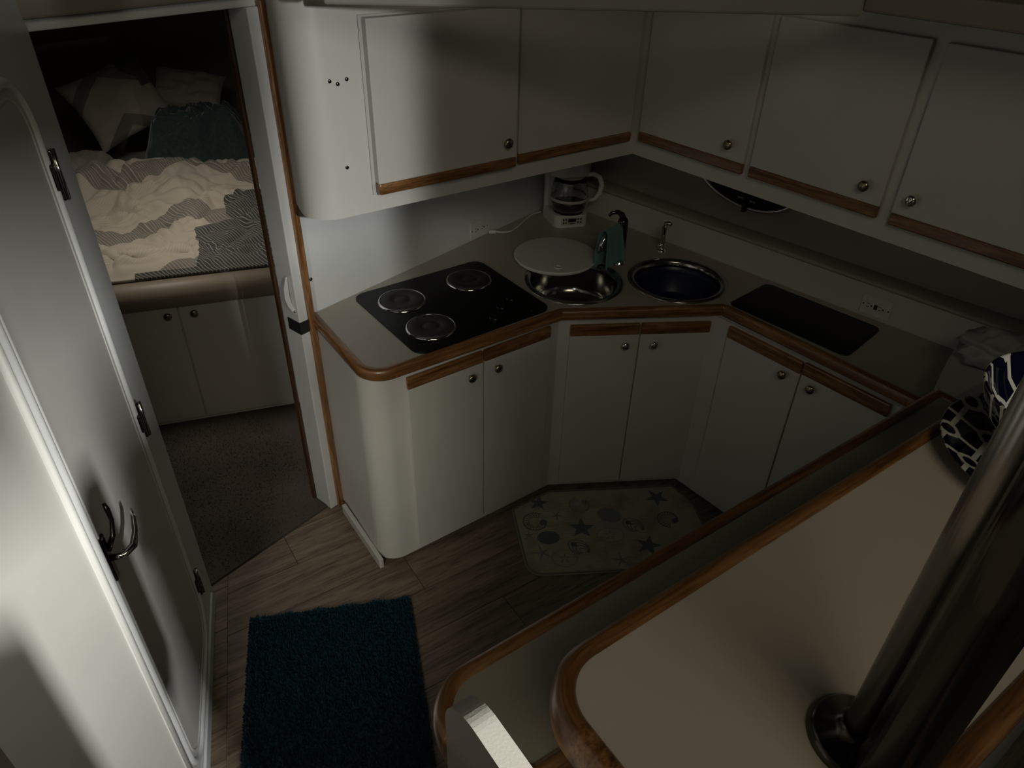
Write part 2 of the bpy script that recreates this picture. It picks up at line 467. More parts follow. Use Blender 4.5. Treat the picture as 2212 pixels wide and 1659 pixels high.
# --- bulkhead: wall with doorway s 0..0.57, z 0..1.888
wf = MB()
wf.box(BH, (-0.9, -0.012), (-0.06, 0), (0, 2.5)); wf.box(BH, (0.612, 2.12), (-0.06, 0), (0, 2.5)); wf.box(BH, (-0.012, 0.612), (-0.06, 0), (1.888, 2.5))
struct(wf.build('wall_front', COOLW))
hd = MB().box(BH, (-0.045, 0.66), (0, 0.012), (1.889, 1.914)); struct(hd.build('trim_1', COOLW, bevel=0.003))
hl = MB().box(BH, (-0.2, 0.66), (0, 0.035), (1.916, 2.5)); struct(hl.build('trim_2', HEAD, bevel=0.006))
jr = MB(); jr.box(BH, (0.57, 0.612), (-0.075, 0.020), (0.0, 1.889), 'z'); jamb = struct(jr.build('trim_3', COOLW, bevel=0.004))
oo = MB().box(BH, (0.604, 0.628), (-0.01, 0.034), (0.0, 1.905), 'z'); struct(oo.build('trim_4', OAK, bevel=0.004))
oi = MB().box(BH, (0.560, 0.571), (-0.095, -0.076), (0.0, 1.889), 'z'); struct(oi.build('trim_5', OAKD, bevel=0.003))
jl = MB().box(BH, (-0.030, 0.002), (-0.075, 0.026), (0.0, 1.889), 'z'); struct(jl.build('trim_6', COOLW, bevel=0.006))

# --- hull side wall behind the right counter
hu = MB().box(HU, (-0.1, 2.6), (-0.05, 0), (0, 1.025)); hu.box(HU, (-0.1, 2.6), (-0.14, -0.09), (1.0, 2.5))
struct(hu.build('wall_right', WHITE))
# taupe wall lining above the ledge
tl = MB().box(HU, (-0.16, 2.59), (-0.090, -0.075), (1.045, 1.40)); struct(tl.build('wall_right', TAUPE, bevel=0.002))

# --- wall with the head door, and the brighter wall next to the camera
wl = MB().box(LWR, (-0.06, 0.13), (-0.06, 0), (0, 2.3)); wl.box(LWR, (0.727, 0.735), (-0.06, 0), (0, 2.3))
wl.box(LWR, (0.13, 0.73), (-0.06, 0), (1.885, 2.3)); wl.box(LWR, (0.13, 0.73), (-0.06, 0), (0.0, 0.085)); wl.box(LWR, (0.13, 0.73), (-0.06, 0.0), (0.085, 1.885))
struct(wl.build('wall_left', COOLW))
cn = lw(0.727, 0, 0)
NW = Fr((cn.x, cn.y), -93.5); NWR = Flip(NW)
struct(MB().box(NWR, (0.0, 0.34), (-0.06, 0.0), (0, 2.6)).build('wall_left', WHITE))
struct(MB().box(NWR, (0.3405, 2.2), (-0.06, 0.0), (0, 2.6)).build('wall_left', HEAD))  # unseen stretch, added in dark vinyl to kill light bouncing into the galley
struct(MB().tube([(cn.x + 0.002, cn.y, 0.0), (cn.x + 0.002, cn.y, 2.3)], 0.008, 10).build('trim_7', PLASTW, smooth=True))
struct(MB().box(LWR, (-0.01, 0.74), (0.0, 0.010), (0.0, 0.055)).build('baseboard_left', COOLW, bevel=0.004))

# --- head door
D1 = sgroup('door_1', lw(0.42, 0, 0.1))
s0, s1, zb, zt, R = 0.142, 0.722, 0.098, 1.872, 0.135
outl = fillet([(s0, zb), (s1, zb), (s1, zt), (s0, zt)], R, 12)
def vprism(mb, poly, fr, d0, d1):
    n = len(poly); tri = tessellate_polygon([[Vector((p[0], p[1], 0)) for p in poly]])
    V = [fr(p[0], d0, p[1]) for p in poly] + [fr(p[0], d1, p[1]) for p in poly]
    uv = [(p[1], p[0]) for p in poly] * 2
    F = []
    for a, b, c in tri: F += [(a, b, c), (a + n, c + n, b + n)]
    for i in range(n): F.append((i, (i + 1) % n, n + (i + 1) % n, n + i))
    return mb.add(V, F, uv)
vprism(MB(), outl, LWR, 0.0006, 0.006).build('door_panel', GREYW, D1, bevel=0.002)
def ring(mb, poly, fr, prof):     # loop of a profile (inward, outward-of-wall) around a closed outline
    n = len(poly); m = len(prof); V = []; UV = []
    for i in range(n):
        a = Vector(poly[i - 1]); p = Vector(poly[i]); b = Vector(poly[(i + 1) % n])
        t = ((p - a).normalized() + (b - p).normalized()).normalized(); nn = Vector((-t.y, t.x))
        for o, u in prof:
            q = p + nn * o; V.append(fr(q.x, u, q.y)); UV.append((i * .02, o))
    F = [(i * m + j, ((i + 1) % n) * m + j, ((i + 1) % n) * m + (j + 1) % m, i * m + (j + 1) % m) for i in range(n) for j in range(m)]
    return mb.add(V, F, UV)
arc = [(0.004 + 0.011 * (1 - cos(k * pi / 8)), 0.004 + 0.011 * sin(k * pi / 8)) for k in range(9)]
ring(MB(), outl, LWR, arc).build('door_molding', COOLW, D1, smooth=True)
arc2 = [(0.040 + 0.004 * (1 - cos(k * pi / 6)), 0.005 + 0.004 * sin(k * pi / 6)) for k in range(7)]
ring(MB(), outl, LWR, arc2).build('door_bead', GREYW, D1, smooth=True)
for zc in (0.285, 0.958, 1.638):
    h = MB().box(LWR, (0.138, 0.152), (0.012, 0.020), (zc - 0.056, zc + 0.056), 'z').build('hinge', DSTEEL, D1, bevel=0.003)
    MB().tube([lw(0.139, 0.021, zc - 0.056), lw(0.139, 0.021, zc + 0.056)], 0.0055, 12).build('hinge_pin', STEEL, h, smooth=True)
    vprism(MB(), fillet([(0.150, zc - 0.032), (0.168, zc - 0.028), (0.168, zc + 0.028), (0.150, zc + 0.032)], 0.006, 5), LWR, 0.012, 0.019).build('hinge_leaf', DSTEEL, h, bevel=0.002)
# lever handle: plate, lever and thumb hook
hp = MB().box(LWR, (0.664, 0.690), (0.006, 0.014), (0.925, 1.052), 'z').build('door_handle', DSTEEL, D1, bevel=0.004)
MB().tube([lw(0.674, 0.012, 0.985), lw(0.672, 0.040, 0.985), lw(0.655, 0.056, 0.990), lw(0.625, 0.060, 1.000), lw(0.592, 0.056, 1.014), lw(0.572, 0.048, 1.022)], [0.008, 0.0075, 0.0085, 0.0075, 0.006, 0.0035], 12).build('lever', CHROME, hp, smooth=True)
MB().tube([lw(0.672, 0.012, 1.005), lw(0.655, 0.026, 1.030), lw(0.640, 0.030, 1.060), lw(0.633, 0.027, 1.085), lw(0.630, 0.024, 1.100)], [0.007, 0.0055, 0.0045, 0.006, 0.004], 10).build('thumb_latch', DSTEEL, hp, smooth=True)

# --- closed shell: far cabin walls, ceilings and added light baffles behind the camera
cab = MB()
def wall2(mb, a, b, z0, z1, t=0.05):
    a = Vector(a); b = Vector(b); u = (b - a).normalized(); n = Vector((-u.y, u.x)) * t
    P = [(a.x, a.y), (b.x, b.y), (b.x + n.x, b.y + n.y), (a.x + n.x, a.y + n.y)]
    return mb.prism(P, z0, z1)
struct(wall2(MB(), (-3.3, 4.55), (-0.9, 5.35), 0, 2.0).build('wall_back', BEIGEV))
struct(wall2(MB(), (-2.3, 0.9), (-3.3, 4.6), 0, 2.0).build('wall_back', BEIGEV))
struct(wall2(MB(), (-0.9, 5.35), (-0.02, 3.35), 0, 2.0).build('wall_back', BEIGEV))
struct(MB().prism([tuple(p) for p in cp], 2.0, 2.05).build('ceiling', HEAD))
gp = [BH(-0.9, 0, 0)[:2], BH(2.12, 0, 0)[:2], HU(2.6, 0, 0)[:2], (2.1, 1.25), (-1.2, 1.25)]
struct(MB().prism([tuple(p) for p in gp], 2.5, 2.55).build('ceiling', HEAD))
# valance across the head of the wall cabinets
va = MB().box(Fr((-0.475, 1.935), 2.0), (0.0, 1.30), (-0.03, 0.012), (1.935, 1.99)); struct(va.build('trim_8', VAL, bevel=0.006))
vb = MB().box(Fr((0.826, 1.98), -49.4), (0.0, 1.1), (-0.35, 0.0), (1.945, 2.0)); struct(vb.build('trim_9', HEAD, bevel=0.006))
vc = MB().box(Fr((-0.53, 1.93), 2.0), (0.0, 0.05), (-0.02, 0.012), (1.944, 2.0)); struct(vc.build('trim_10', VAL, bevel=0.008))
# unseen baffles added astern of the camera to cut and shape the window light
SP = Fr((0.856, -0.138), -14)
sb = MB().box(SP, (0.0, 0.715), (-0.011, 0.011), (2.016, 2.112)).box(SP, (0.0, 0.715), (-0.011, 0.011), (2.139, 2.90))
sb.box(SP, (0.0, 0.0385), (-0.011, 0.011), (2.112, 2.139)).box(SP, (0.132, 0.715), (-0.011, 0.011), (2.112, 2.139))
struct(sb.build('light_baffle', WHITE))
struct(MB().box(Fr((0.620, -0.251), 35), (-0.012, 0.269), (0.0, 0.10), (0.0, 2.101)).build('light_baffle', WHITE))
struct(MB().box(Fr((0.544, -0.400), 43.6), (0.0, 0.3115), (0.0, 0.033), (2.234, 2.373)).build('light_baffle', WHITE))
struct(MB().box(Fr((0.670, -0.260), 37.3), (0.0, 0.1147), (0.0, 0.02), (2.083, 2.333)).build('light_baffle', WHITE))
struct(MB().box(Fr((0.544, -0.400), 51.0), (0.0, 0.0967), (0.0, 0.033), (2.140, 2.234)).build('light_baffle', WHITE))
struct(MB().prism(fillet([(0.20, -0.05), (-0.35, -0.05), (-0.35, -0.6), (0.20, -0.6)][::-1], 0.02, 4), 0.0, 1.79).build('light_baffle', WHITE, bevel=0.04, seg=4))

# ================================================================== galley cabinets
P1, P2 = (0.167, 2.329), (0.738, 2.391)
BL = Fr((-0.357, 1.937), 36.8); BD = Fr(P1, 6.2); BR = Fr(P2, -50.0)
UL = Fr((-0.525, 2.096), 36.3); UR = Fr((0.441, 2.805), -49.4)
def xy(v): return (v[0], v[1])
def knob(fr, s, z, d, parent, m=BRASS, r=0.0165):
    pr = [(0.006, 0), (0.006, 0.008), (r * 0.75, 0.011), (r, 0.016), (r * 0.95, 0.021), (r * 0.6, 0.0245), (0, 0.0255)]
    return MB().lathe(pr, fr(s, d, z), 20, fr.n).build('knob', m, parent, smooth=True)
def door(parent, fr, s0, s1, z0, z1, rail, ks, kz, km=BRASS, t=0.013, rh=0.048, name='door'):
    g = 0.0015
    if rail == 'top': pz, rz = (z0, z1 - rh), (z1 - rh, z1)
    elif rail == 'bottom': pz, rz = (z0 + rh, z1), (z0, z0 + rh)
    else: pz, rz = (z0, z1), None
    d = MB().box(fr, (s0 + g, s1 - g), (0.001, t), pz).build(name, WHITE2, parent, bevel=0.0025)
    if rz: MB().box(fr, (s0 + g, s1 - g), (0.001, t + 0.003), rz).build('oak_rail', OAK, d_parent(d), bevel=0.005)
    knob(fr, ks, kz, t, d, km)
    return d
def d_parent(d):
    ROOTS[d.name] = ROOTS[d.parent.name]; return d
def carcass(poly, z0, z1, parent, m=WHITE, name='body', bevel=0.0):
    return MB().prism([tuple(p) for p in poly], z0, z1).build(name, m, parent, bevel=bevel)

def inset(path, k):
    P = [Vector(p) for p in path]; out = []
    for i in range(len(P)):
        a = P[max(i - 1, 0)]; b = P[min(i + 1, len(P) - 1)]
        t1 = (P[i] - a); t2 = (b - P[i])
        t1 = t2 if t1.length < 1e-9 else t1; t2 = t1 if t2.length < 1e-9 else t2
        t1 = t1.normalized(); t2 = t2.normalized(); n1 = Vector((-t1.y, t1.x)); n2 = Vector((-t2.y, t2.x)); nn = (n1 + n2).normalized()
        q = P[i] + nn * (k / max(.4, nn.dot(n1))); out.append((q.x, q.y))
    return out
def body3(poly, nfront, c):
    # shell of the cabinet: full depth up to the sink level, only the front above it
    poly = [tuple(p) for p in poly]; front = poly[:nfront + 1] if nfront > 2 else poly[:2]
    mb = MB(); mb.prism(front + inset(front, 0.02)[::-1], 0.024, 0.866)
    back = inset(front, 0.0201) + poly[len(front):]
    mb.prism(back, 0.024, 0.745)
    smooth_angle(mb.build('body', WHITE, c))

# base cabinet left, with the rounded end towards the doorway
c = thing('base_cabinet', (-0.30, 2.10, 0), 'white base cabinet under the black cooktop with rounded end beside the doorway', 'cabinet')
poly = fillet([(-0.708, 2.219), (-0.466, 1.855), P1, xy(BH(1.452, 0.004, 0))], [0, 0.082, 0, 0], 14)
body3(poly, 16, c)
poly = fillet([xy(BH(0.70, 0.01, 0)), (-0.405, 1.945), (0.13, 2.352), xy(BH(1.44, 0.01, 0))], [0, 0.06, 0, 0], 8)
carcass(poly, 0.0, 0.024, c, BLACK, 'plinth')
sk = Fr((-0.688, 2.155), -55.0)
MB().box(sk, (0, 0.358), (-0.012, 0.006), (0, 0.046)).build('skirting', WHITE, c, bevel=0.003)
door(c, BL, 0.006, 0.310, 0.050, 0.848, 'top', 0.252, 0.762)
door(c, BL, 0.312, 0.612, 0.050, 0.848, 'top', 0.364, 0.762)
# diagonal corner cabinet
c = thing('base_cabinet', (0.45, 2.7, 0), 'white diagonal corner base cabinet below the two round sinks', 'cabinet')
poly = [P1, P2, xy(HU(0.80, 0.004, 0)), xy(HU(0.012, 0.004, 0)), xy(BH(2.09, 0.004, 0)), xy(BH(1.458, 0.004, 0))]
body3(poly, 2, c)
carcass([off(P1, 96, 0.05), off(P2, 96, 0.05), xy(HU(0.80, 0.02, 0)), xy(HU(0.05, 0.02, 0)), xy(BH(1.5, 0.02, 0))], 0, 0.024, c, BLACK, 'plinth')
door(c, BD, 0.042, 0.312, 0.044, 0.836, 'top', 0.258, 0.747, CHROME)
door(c, BD, 0.314, 0.585, 0.044, 0.836, 'top', 0.369, 0.747, CHROME)
# right base cabinet
c = thing('base_cabinet', (1.2, 2.2, 0), 'white base cabinet under the dark glass panel at the right', 'cabinet')
RE = off(P2, -50, 0.80)
poly = [P2, RE, xy(HU(1.85, 0.004, 0)), xy(HU(0.806, 0.004, 0))]
body3(poly, 2, c)
carcass([off(P2, 40, 0.05), off(RE, 40, 0.05), xy(HU(1.80, 0.02, 0)), xy(HU(0.82, 0.02, 0))], 0, 0.024, c, BLACK, 'plinth')
door(c, BR, 0.098, 0.409, 0.050, 0.862, 'top', 0.353, 0.788)
door(c, BR, 0.411, 0.722, 0.050, 0.866, 'top', 0.464, 0.788)

# wall cabinets
c = thing('wall_cabinet', (-0.1, 2.7, 1.327), 'white wall cabinet with rounded end above the cooktop, with two oak-edged doors', 'cabinet')
poly = fillet([xy(BH(0.636, 0.004, 0)), (-0.618, 2.028), (0.441, 2.805), (0.214, 3.385)], [0, 0.09, 0, 0], 16)
smooth_angle(carcass(poly, 1.327, 1.93, c))
MB().box(UL, (0.098, 0.628), (0.0006, 0.005), (1.381, 1.882)).build('door_frame', GREYW, c, bevel=0.002)
door(c, UL, 0.106, 0.622, 1.386, 1.876, 'bottom', 0.576, 1.476, BRASS, 0.032, 0.034)
d = MB().box(UL, (0.642, 1.163), (0.001, 0.014), (1.419, 1.874)).build('door', WHITE2, c, bevel=0.0025)
MB().box(UL, (0.642, 1.163), (0.001, 0.018), (1.385, 1.419)).build('oak_rail', OAK, d_parent(d), bevel=0.005)
for k, (s, z) in enumerate(((0.0, 1.723), (0.023, 1.713), (0.051, 1.723), (0.024, 1.479))):
    MB().lathe([(0.0055, 0), (0.0055, 0.0015), (0.0035, 0.003), (0, 0.0032)], UL(s, 0, z), 12, UL.n).build('screw', DSTEEL, c, smooth=True)
MB().lathe([(0.0065, 0), (0.006, 0.002), (0, 0.003)], BH(0.655, 0, 1.035), 12, BH.n)
sc = MB().lathe([(0.0065, 0), (0.006, 0.002), (0, 0.003)], BH(0.655, 0, 1.035), 12, BH.n).build('screw', DSTEEL, smooth=True)
tag(sc, 'small steel screw head in the white wall beside the oak doorpost', 'screw')

c = thing('wall_cabinet', (1.2, 2.4, 1.327), 'long white wall cabinet over the right-hand counter, with three oak-edged doors', 'cabinet')
carcass([(0.441, 2.805), off((0.441, 2.805), -49.4, 1.75), xy(HU(2.0, -0.085, 0)), (0.222, 3.384)], 1.327, 1.93, c)
door(c, UR, 0.031, 0.499, 1.386, 1.872, 'bottom', 0.436, 1.475, BRASS, 0.016, 0.036)
door(c, UR, 0.523, 0.977, 1.388, 1.876, 'bottom', 0.920, 1.475, BRASS, 0.016, 0.036)
door(c, UR, 1.012, 1.480, 1.384, 1.874, 'bottom', 1.062, 1.474, CHROME, 0.016, 0.036)

# ------------------------------------------------------------------ countertop
c = thing('countertop', (0.4, 2.5, 0.868), 'taupe laminate countertop with thick oak edging around the galley', 'countertop')
outer = [(-0.728, 2.232), (-0.453, 1.842), (0.176, 2.298), (0.780, 2.368), off((0.780, 2.368), -50.2, 0.775)]
path = fillet(outer, [0, 0.092, 0.012, 0.012, 0], 14, closed=False)
prof = [(0.026, 0.868), (0.003, 0.868), (0.0, 0.872), (-0.001, 0.885), (0.0, 0.898), (0.003, 0.904), (0.009, 0.9075), (0.018, 0.908), (0.026, 0.9055)]
smooth_angle(MB().sweep(z3(path, 0), prof).build('oak_edge', OAK, c), 50)
top = inset(path, 0.022)
top = [xy(BH(0.638, 0.003, 0))] + top[1:] + [xy(HU(1.86, 0.003, 0)), xy(HU(0.01, 0.003, 0)), xy(BH(2.10, 0.003, 0))]
SK1, SK2 = (0.230, 2.549), (0.641, 2.583)
MB().prism(top, 0.868, 0.905, [circle(SK1, 0.176), circle(SK2, 0.172)]).build('laminate_top', TAUPE, c)

# ledge above the right backsplash
l = MB()
pr = [(-0.085, 1.026), (0.004, 1.026), (0.009, 1.031), (0.009, 1.038), (0.003, 1.0445), (-0.085, 1.047)]
lp = [HU(-0.05, 0, 0), HU(0.9, 0, 0), HU(2.1, 0, 0)]
l.sweep([tuple(p) for p in lp][::-1], [(o, u) for o, u in pr])
tag(smooth_angle(l.build('ledge', TAUPE), 50), 'long taupe laminate ledge running above the right backsplash', 'shelf')

# ------------------------------------------------------------------ cooktop
CT = Fr((-0.231, 2.338), 37.0)
c = thing('cooktop', (-0.231, 2.338, 0.905), 'black glass cooktop with three round burners set in the counter', 'cooktop')
cpl = fillet([(-0.281, -0.243), (0.281, -0.243), (0.281, 0.243), (-0.281, 0.243)], 0.045, 8)
MB().prism([xy(CT(s, -d, 0)) for s, d in cpl], 0.9052, 0.9115).build('glass_top', BLACKG, c, bevel=0.0015)
for (x, y) in ((-0.412, 2.337), (-0.178, 2.516), (-0.286, 2.156)):
    b = MB().lathe([(0, 0.9185), (0.022, 0.9185), (0.024, 0.9165), (0.034, 0.9165), (0.036, 0.9195), (0.074, 0.9195), (0.079, 0.917), (0.080, 0.9115)], (x, y, 0), 48).build('burner', IRON, c, smooth=True)
    d_parent(b)
    MB().lathe([(0.0805, 0.9115), (0.0805, 0.916), (0.083, 0.9175), (0.0865, 0.9155), (0.0885, 0.9118)], (x, y, 0), 56).build('trim_ring', CHROME, b, smooth=True)
for (x, y) in ((-0.066, 2.212), (-0.044, 2.290), (-0.012, 2.356)):
    k = MB().lathe([(0.021, 0.9115), (0.0205, 0.925), (0.018, 0.9285), (0, 0.929)], (x, y, 0), 28)
    k.box(Fr((x, y), 37), (-0.004, 0.004), (-0.019, 0.019), (0.9285, 0.936)).build('control_knob', BLACKG, c, smooth=False)
MB().lathe([(0.004, 0.9115), (0.003, 0.9135), (0, 0.914)], (0.062, 2.29, 0), 12).build('indicator_light', IRON, c, smooth=True)

# ------------------------------------------------------------------ sinks
def sink(cx, label, deep):
    pr = [(0.1965, 0.9055), (0.196, 0.908), (0.188, 0.911), (0.178, 0.9095), (0.171, 0.907), (0.165, 0.899), (0.163, 0.88), (0.160, 0.80), (0.150, 0.772), (0.12, 0.758), (0.03, 0.754), (0.0, 0.754)]
    t = thing('sink', (cx[0], cx[1], 0.754), label, 'sink')
    MB().lathe(pr, (cx[0], cx[1], 0), 72).build('bowl', STEEL, t, smooth=True)
    MB().lathe([(0.028, 0.7545), (0.027, 0.757), (0.02, 0.757), (0.018, 0.7555), (0, 0.7555)], (cx[0], cx[1], 0), 28).build('drain', CHROME, t, smooth=True)
sink(SK1, 'open round stainless steel sink partly covered by the white lid', 0.15)
sink(SK2, 'right round stainless steel sink holding a dark blue basin', 0.15)
bs_ = MB().lathe([(0.0, 0.775), (0.118, 0.775), (0.135, 0.785), (0.152, 0.862), (0.155, 0.884), (0.158, 0.886), (0.158, 0.882), (0.150, 0.855), (0.132, 0.780), (0.115, 0.7605), (0.0, 0.7605)], (SK2[0], SK2[1], 0), 56)
tag(smooth_angle(bs_.build('dish_basin', NAVY), 50), 'dark navy blue basin sitting inside the right sink', 'basin')
LC = (0.1635, 2.737)
t = thing('round_board', (LC[0], LC[1], 0.9055), 'round white board with a finger hole, lying half over the left sink', 'board')
o = MB().lathe([(0, 0.928), (0.158, 0.928), (0.1685, 0.9275), (0.171, 0.925), (0.171, 0.921), (0.166, 0.9185), (0.166, 0.914), (0.163, 0.912), (0, 0.912)], (LC[0], LC[1], 0), 72).build('disc', PLASTW, t)
smooth_angle(o, 40)
MB().lathe([(0.019, 0.9283), (0.017, 0.9325), (0.012, 0.9320), (0.010, 0.9286), (0.0, 0.9284)], (0.171, 2.617, 0), 24).build('finger_hole', OUTLETW, t, smooth=True)

# dark glass cover panel in the right counter
pn = fillet([(0.808, 2.392), (0.992, 2.560), (1.300, 2.238), (1.115, 2.052)][::-1], 0.022, 6)
t = thing('counter_panel', (1.05, 2.31, 0.905), 'dark rectangular hatch cover let into the right-hand counter', 'hatch cover')
MB().prism(pn, 0.9052, 0.912).build('cover_glass', BLACKG, t, bevel=0.002)
pf = fillet([(0.797, 2.392), (0.992, 2.572), (1.312, 2.238), (1.115, 2.040)][::-1], 0.030, 6)
MB().prism(pf, 0.9051, 0.908).build('cover_frame', BLACK, t, bevel=0.001)

# ------------------------------------------------------------------ taps and cloth
t = thing('faucet', (0.425, 2.725, 0.905), 'tall chrome faucet with a teal cloth hung over its spout', 'faucet')
fx, fy = 0.425, 2.725
MB().lathe([(0.030, 0.9052), (0.029, 0.910), (0.022, 0.916), (0.019, 0.925)], (fx, fy, 0), 28).build('base_flange', CHROME, t, smooth=True)
MB().tube([(fx, fy, 0.91), (fx, fy, 1.04), (fx - 0.002, fy - 0.002, 1.085), (fx - 0.004, fy - 0.003, 1.098)], [0.020, 0.020, 0.021, 0.015], 20).build('column', DSTEEL, t, smooth=True)
sp = [(fx - 0.008, fy - 0.008, 1.030), (fx - 0.030, fy - 0.030, 1.052), (fx - 0.056, fy - 0.056, 1.058), (fx - 0.078, fy - 0.078, 1.046), (fx - 0.088, fy - 0.088, 1.020), (fx - 0.090, fy - 0.090, 0.996)]
MB().tube(sp, [0.011, 0.0105, 0.010, 0.010, 0.0105, 0.011], 16).build('spout', CHROME, t, smooth=True)
MB().tube([(fx - 0.002, fy, 1.092), (fx - 0.010, fy - 0.002, 1.112), (fx - 0.028, fy - 0.006, 1.124), (fx - 0.050, fy - 0.012, 1.122), (fx - 0.062, fy - 0.016, 1.110)], [0.013, 0.012, 0.009, 0.0075, 0.006], 14).build('lever', DSTEEL, t, smooth=True)
# cloth folded over the spout
def drape(center, axis, length, drop_a, drop_b, seed):
    ax = Vector(axis).normalized(); side = Vector((0, 0, 1)).cross(ax).normalized(); mb = MB()
    NU, NV = 26, 46; V = []; UV = []
    for j in range(NV + 1):
        v = j / NV * 2 - 1
        for i in range(NU + 1):
            u = i / NU * 2 - 1; r = 0.0125
            if abs(v) < 0.12:
                a = v / 0.12 * pi / 2; o = sin(a) * r; h = cos(a) * r - r
            else:
                k = (abs(v) - 0.12) / 0.88; dr = drop_a if v < 0 else drop_b
                o = math.copysign(r + 0.004 + 0.012 * k + 0.006 * k * sin(u * 7 + seed), v); h = -r - k * dr
            k = max(0, (abs(v) - 0.10)) / 0.9
            wob = 0.0045 * sin(u * 9 + seed * 2 + v * 2) * k * 2
            spread = 1 + 0.30 * k
            p = Vector(center) + ax * (u * length / 2 * spread) + side * (o + wob) + Vector((0, 0, h + 0.0045 * k * sin(u * 5 + seed)))
            p += side * noise.noise(p * 22) * 0.004
            V.append(p); UV.append((u, v))
    F = [(j * (NU + 1) + i, j * (NU + 1) + i + 1, (j + 1) * (NU + 1) + i + 1, (j + 1) * (NU + 1) + i) for j in range(NV) for i in range(NU)]
    return mb.add(V, F, UV)
ax = (-1, -1, -0.10)
dc = drape((fx - 0.050, fy - 0.046, 1.075), ax, 0.088, 0.148, 0.136, 1.2).build('dish_cloth', TEAL, smooth=True)
md = dc.modifiers.new('thickness', 'SOLIDIFY'); md.thickness = 0.004; md.offset = 1
tag(dc, 'teal terry dish cloth draped over the tall chrome faucet', 'cloth')

t = thing('tap', (0.620, 2.852, 0.905), 'small slim chrome tap behind the right sink', 'tap')
MB().lathe([(0.020, 0.9052), (0.019, 0.909), (0.012, 0.914), (0.0095, 0.922), (0.012, 0.928), (0.012, 0.936), (0.008, 0.942)], (0.620, 2.852, 0), 24).build('base_flange', CHROME, t, smooth=True)
MB().tube([(0.620, 2.852, 0.925), (0.620, 2.852, 0.985), (0.619, 2.850, 1.012), (0.622, 2.846, 1.028), (0.632, 2.838, 1.034), (0.642, 2.830, 1.028)], [0.0105, 0.010, 0.011, 0.011, 0.009, 0.0075], 14).build('spout', CHROME, t, smooth=True)
MB().tube([(0.600, 2.842, 0.930), (0.620, 2.850, 0.932), (0.640, 2.858, 0.930)], [0.003, 0.0045, 0.003], 10).build('lever', CHROME, t, smooth=True)

# ------------------------------------------------------------------ coffee maker
CM = Fr((0.232, 3.138), 14.0)
t = thing('coffee_maker', (0.232, 3.138, 0.905), 'white drip coffee maker in the corner behind the sinks', 'coffee maker')
def cmp_(pl): return [xy(CM(s, d, 0)) for s, d in pl][::-1]
base = fillet([(-0.092, -0.110), (0.090, -0.110), (0.076, 0.068), (-0.076, 0.068)], [0.02, 0.02, 0.035, 0.035], 8)
MB().prism(cmp_(base), 0.9055, 0.962).build('base', PLASTW, t, bevel=0.006)
tw = fillet([(-0.090, -0.108), (0.090, -0.108), (0.090, -0.068), (-0.090, -0.068)], 0.015, 5)
MB().prism(cmp_(tw), 0.962, 1.128).build('water_tank', PLASTW, t, bevel=0.003)
hs = fillet([(-0.092, -0.110), (0.092, -0.110), (0.092, 0.050), (-0.092, 0.050)], [0.02, 0.02, 0.060, 0.060], 8)
MB().prism(cmp_(hs), 1.128, 1.240).build('filter_housing', PLASTW, t, bevel=0.006)
MB().lathe([(0, 0.9635), (0.066, 0.9635), (0.068, 0.962)], CM(0, 0.004, 0), 40).build('hot_plate', BLACK, t, smooth=True)
cpn = MB().box(CM, (-0.050, 0.050), (0.066, 0.0695), (0.917, 0.955)).build('control_panel', GREYW, t, bevel=0.002)
d_parent(cpn)
MB().box(CM, (-0.019, 0.019), (0.0695, 0.0705), (0.931, 0.948)).build('display', BLACK, cpn)
for s in (-0.040, -0.028, 0.028, 0.040):
    for z in (0.929, 0.944):
        MB().lathe([(0.0042, 0), (0.004, 0.0015), (0, 0.002)], CM(s, 0.0695, z), 12, CM.n).build('button', BLACK, cpn, smooth=True)
MB().box(CM, (-0.012, 0.012), (0.0695, 0.0703), (0.9215, 0.926)).build('button', BLACK, cpn)
k = thing('coffee_carafe', tuple(CM(0, 0.006, 0.9638)), 'glass coffee carafe with white handle and a little dark coffee', 'carafe')
cc = CM(0, 0.006, 0)
g = MB().lathe([(0.050, 0.9645), (0.060, 0.967), (0.0715, 0.985), (0.075, 1.010), (0.073, 1.045), (0.065, 1.085), (0.056, 1.108), (0.0545, 1.108), (0.0630, 1.084), (0.0708, 1.045), (0.0728, 1.010), (0.0695, 0.986), (0.058, 0.969), (0.0, 0.967)], cc, 48)
g.build('glass_body', GLASS, k, smooth=True)
MB().lathe([(0, 0.968), (0.0570, 0.969), (0.0685, 0.986), (0.0705, 0.996), (0, 0.996)], cc, 40).build('coffee', mat('black_coffee', (0.008, 0.005, 0.003), 0.05), k, smooth=False)
MB().lathe([(0.0757, 1.016), (0.0762, 1.022), (0.0757, 1.028), (0.0750, 1.022)], cc, 48).build('band', GREYW, k, smooth=True)
MB().lathe([(0.0555, 1.106), (0.057, 1.109), (0.052, 1.112), (0.0, 1.113)], cc, 40).build('lid', GREYW, k, smooth=True)
hpts = [CM(0.056, 0.020, 1.112), CM(0.085, 0.026, 1.117), CM(0.110, 0.030, 1.105), CM(0.121, 0.032, 1.075), CM(0.117, 0.031, 1.040), CM(0.100, 0.027, 1.012), CM(0.074, 0.020, 1.003)]
MB().tube(hpts, [0.009, 0.0095, 0.010, 0.0105, 0.010, 0.009, 0.007], 14).build('handle', PLASTW, k, smooth=True)

k.scale = (1.13, 1.13, 1.10)

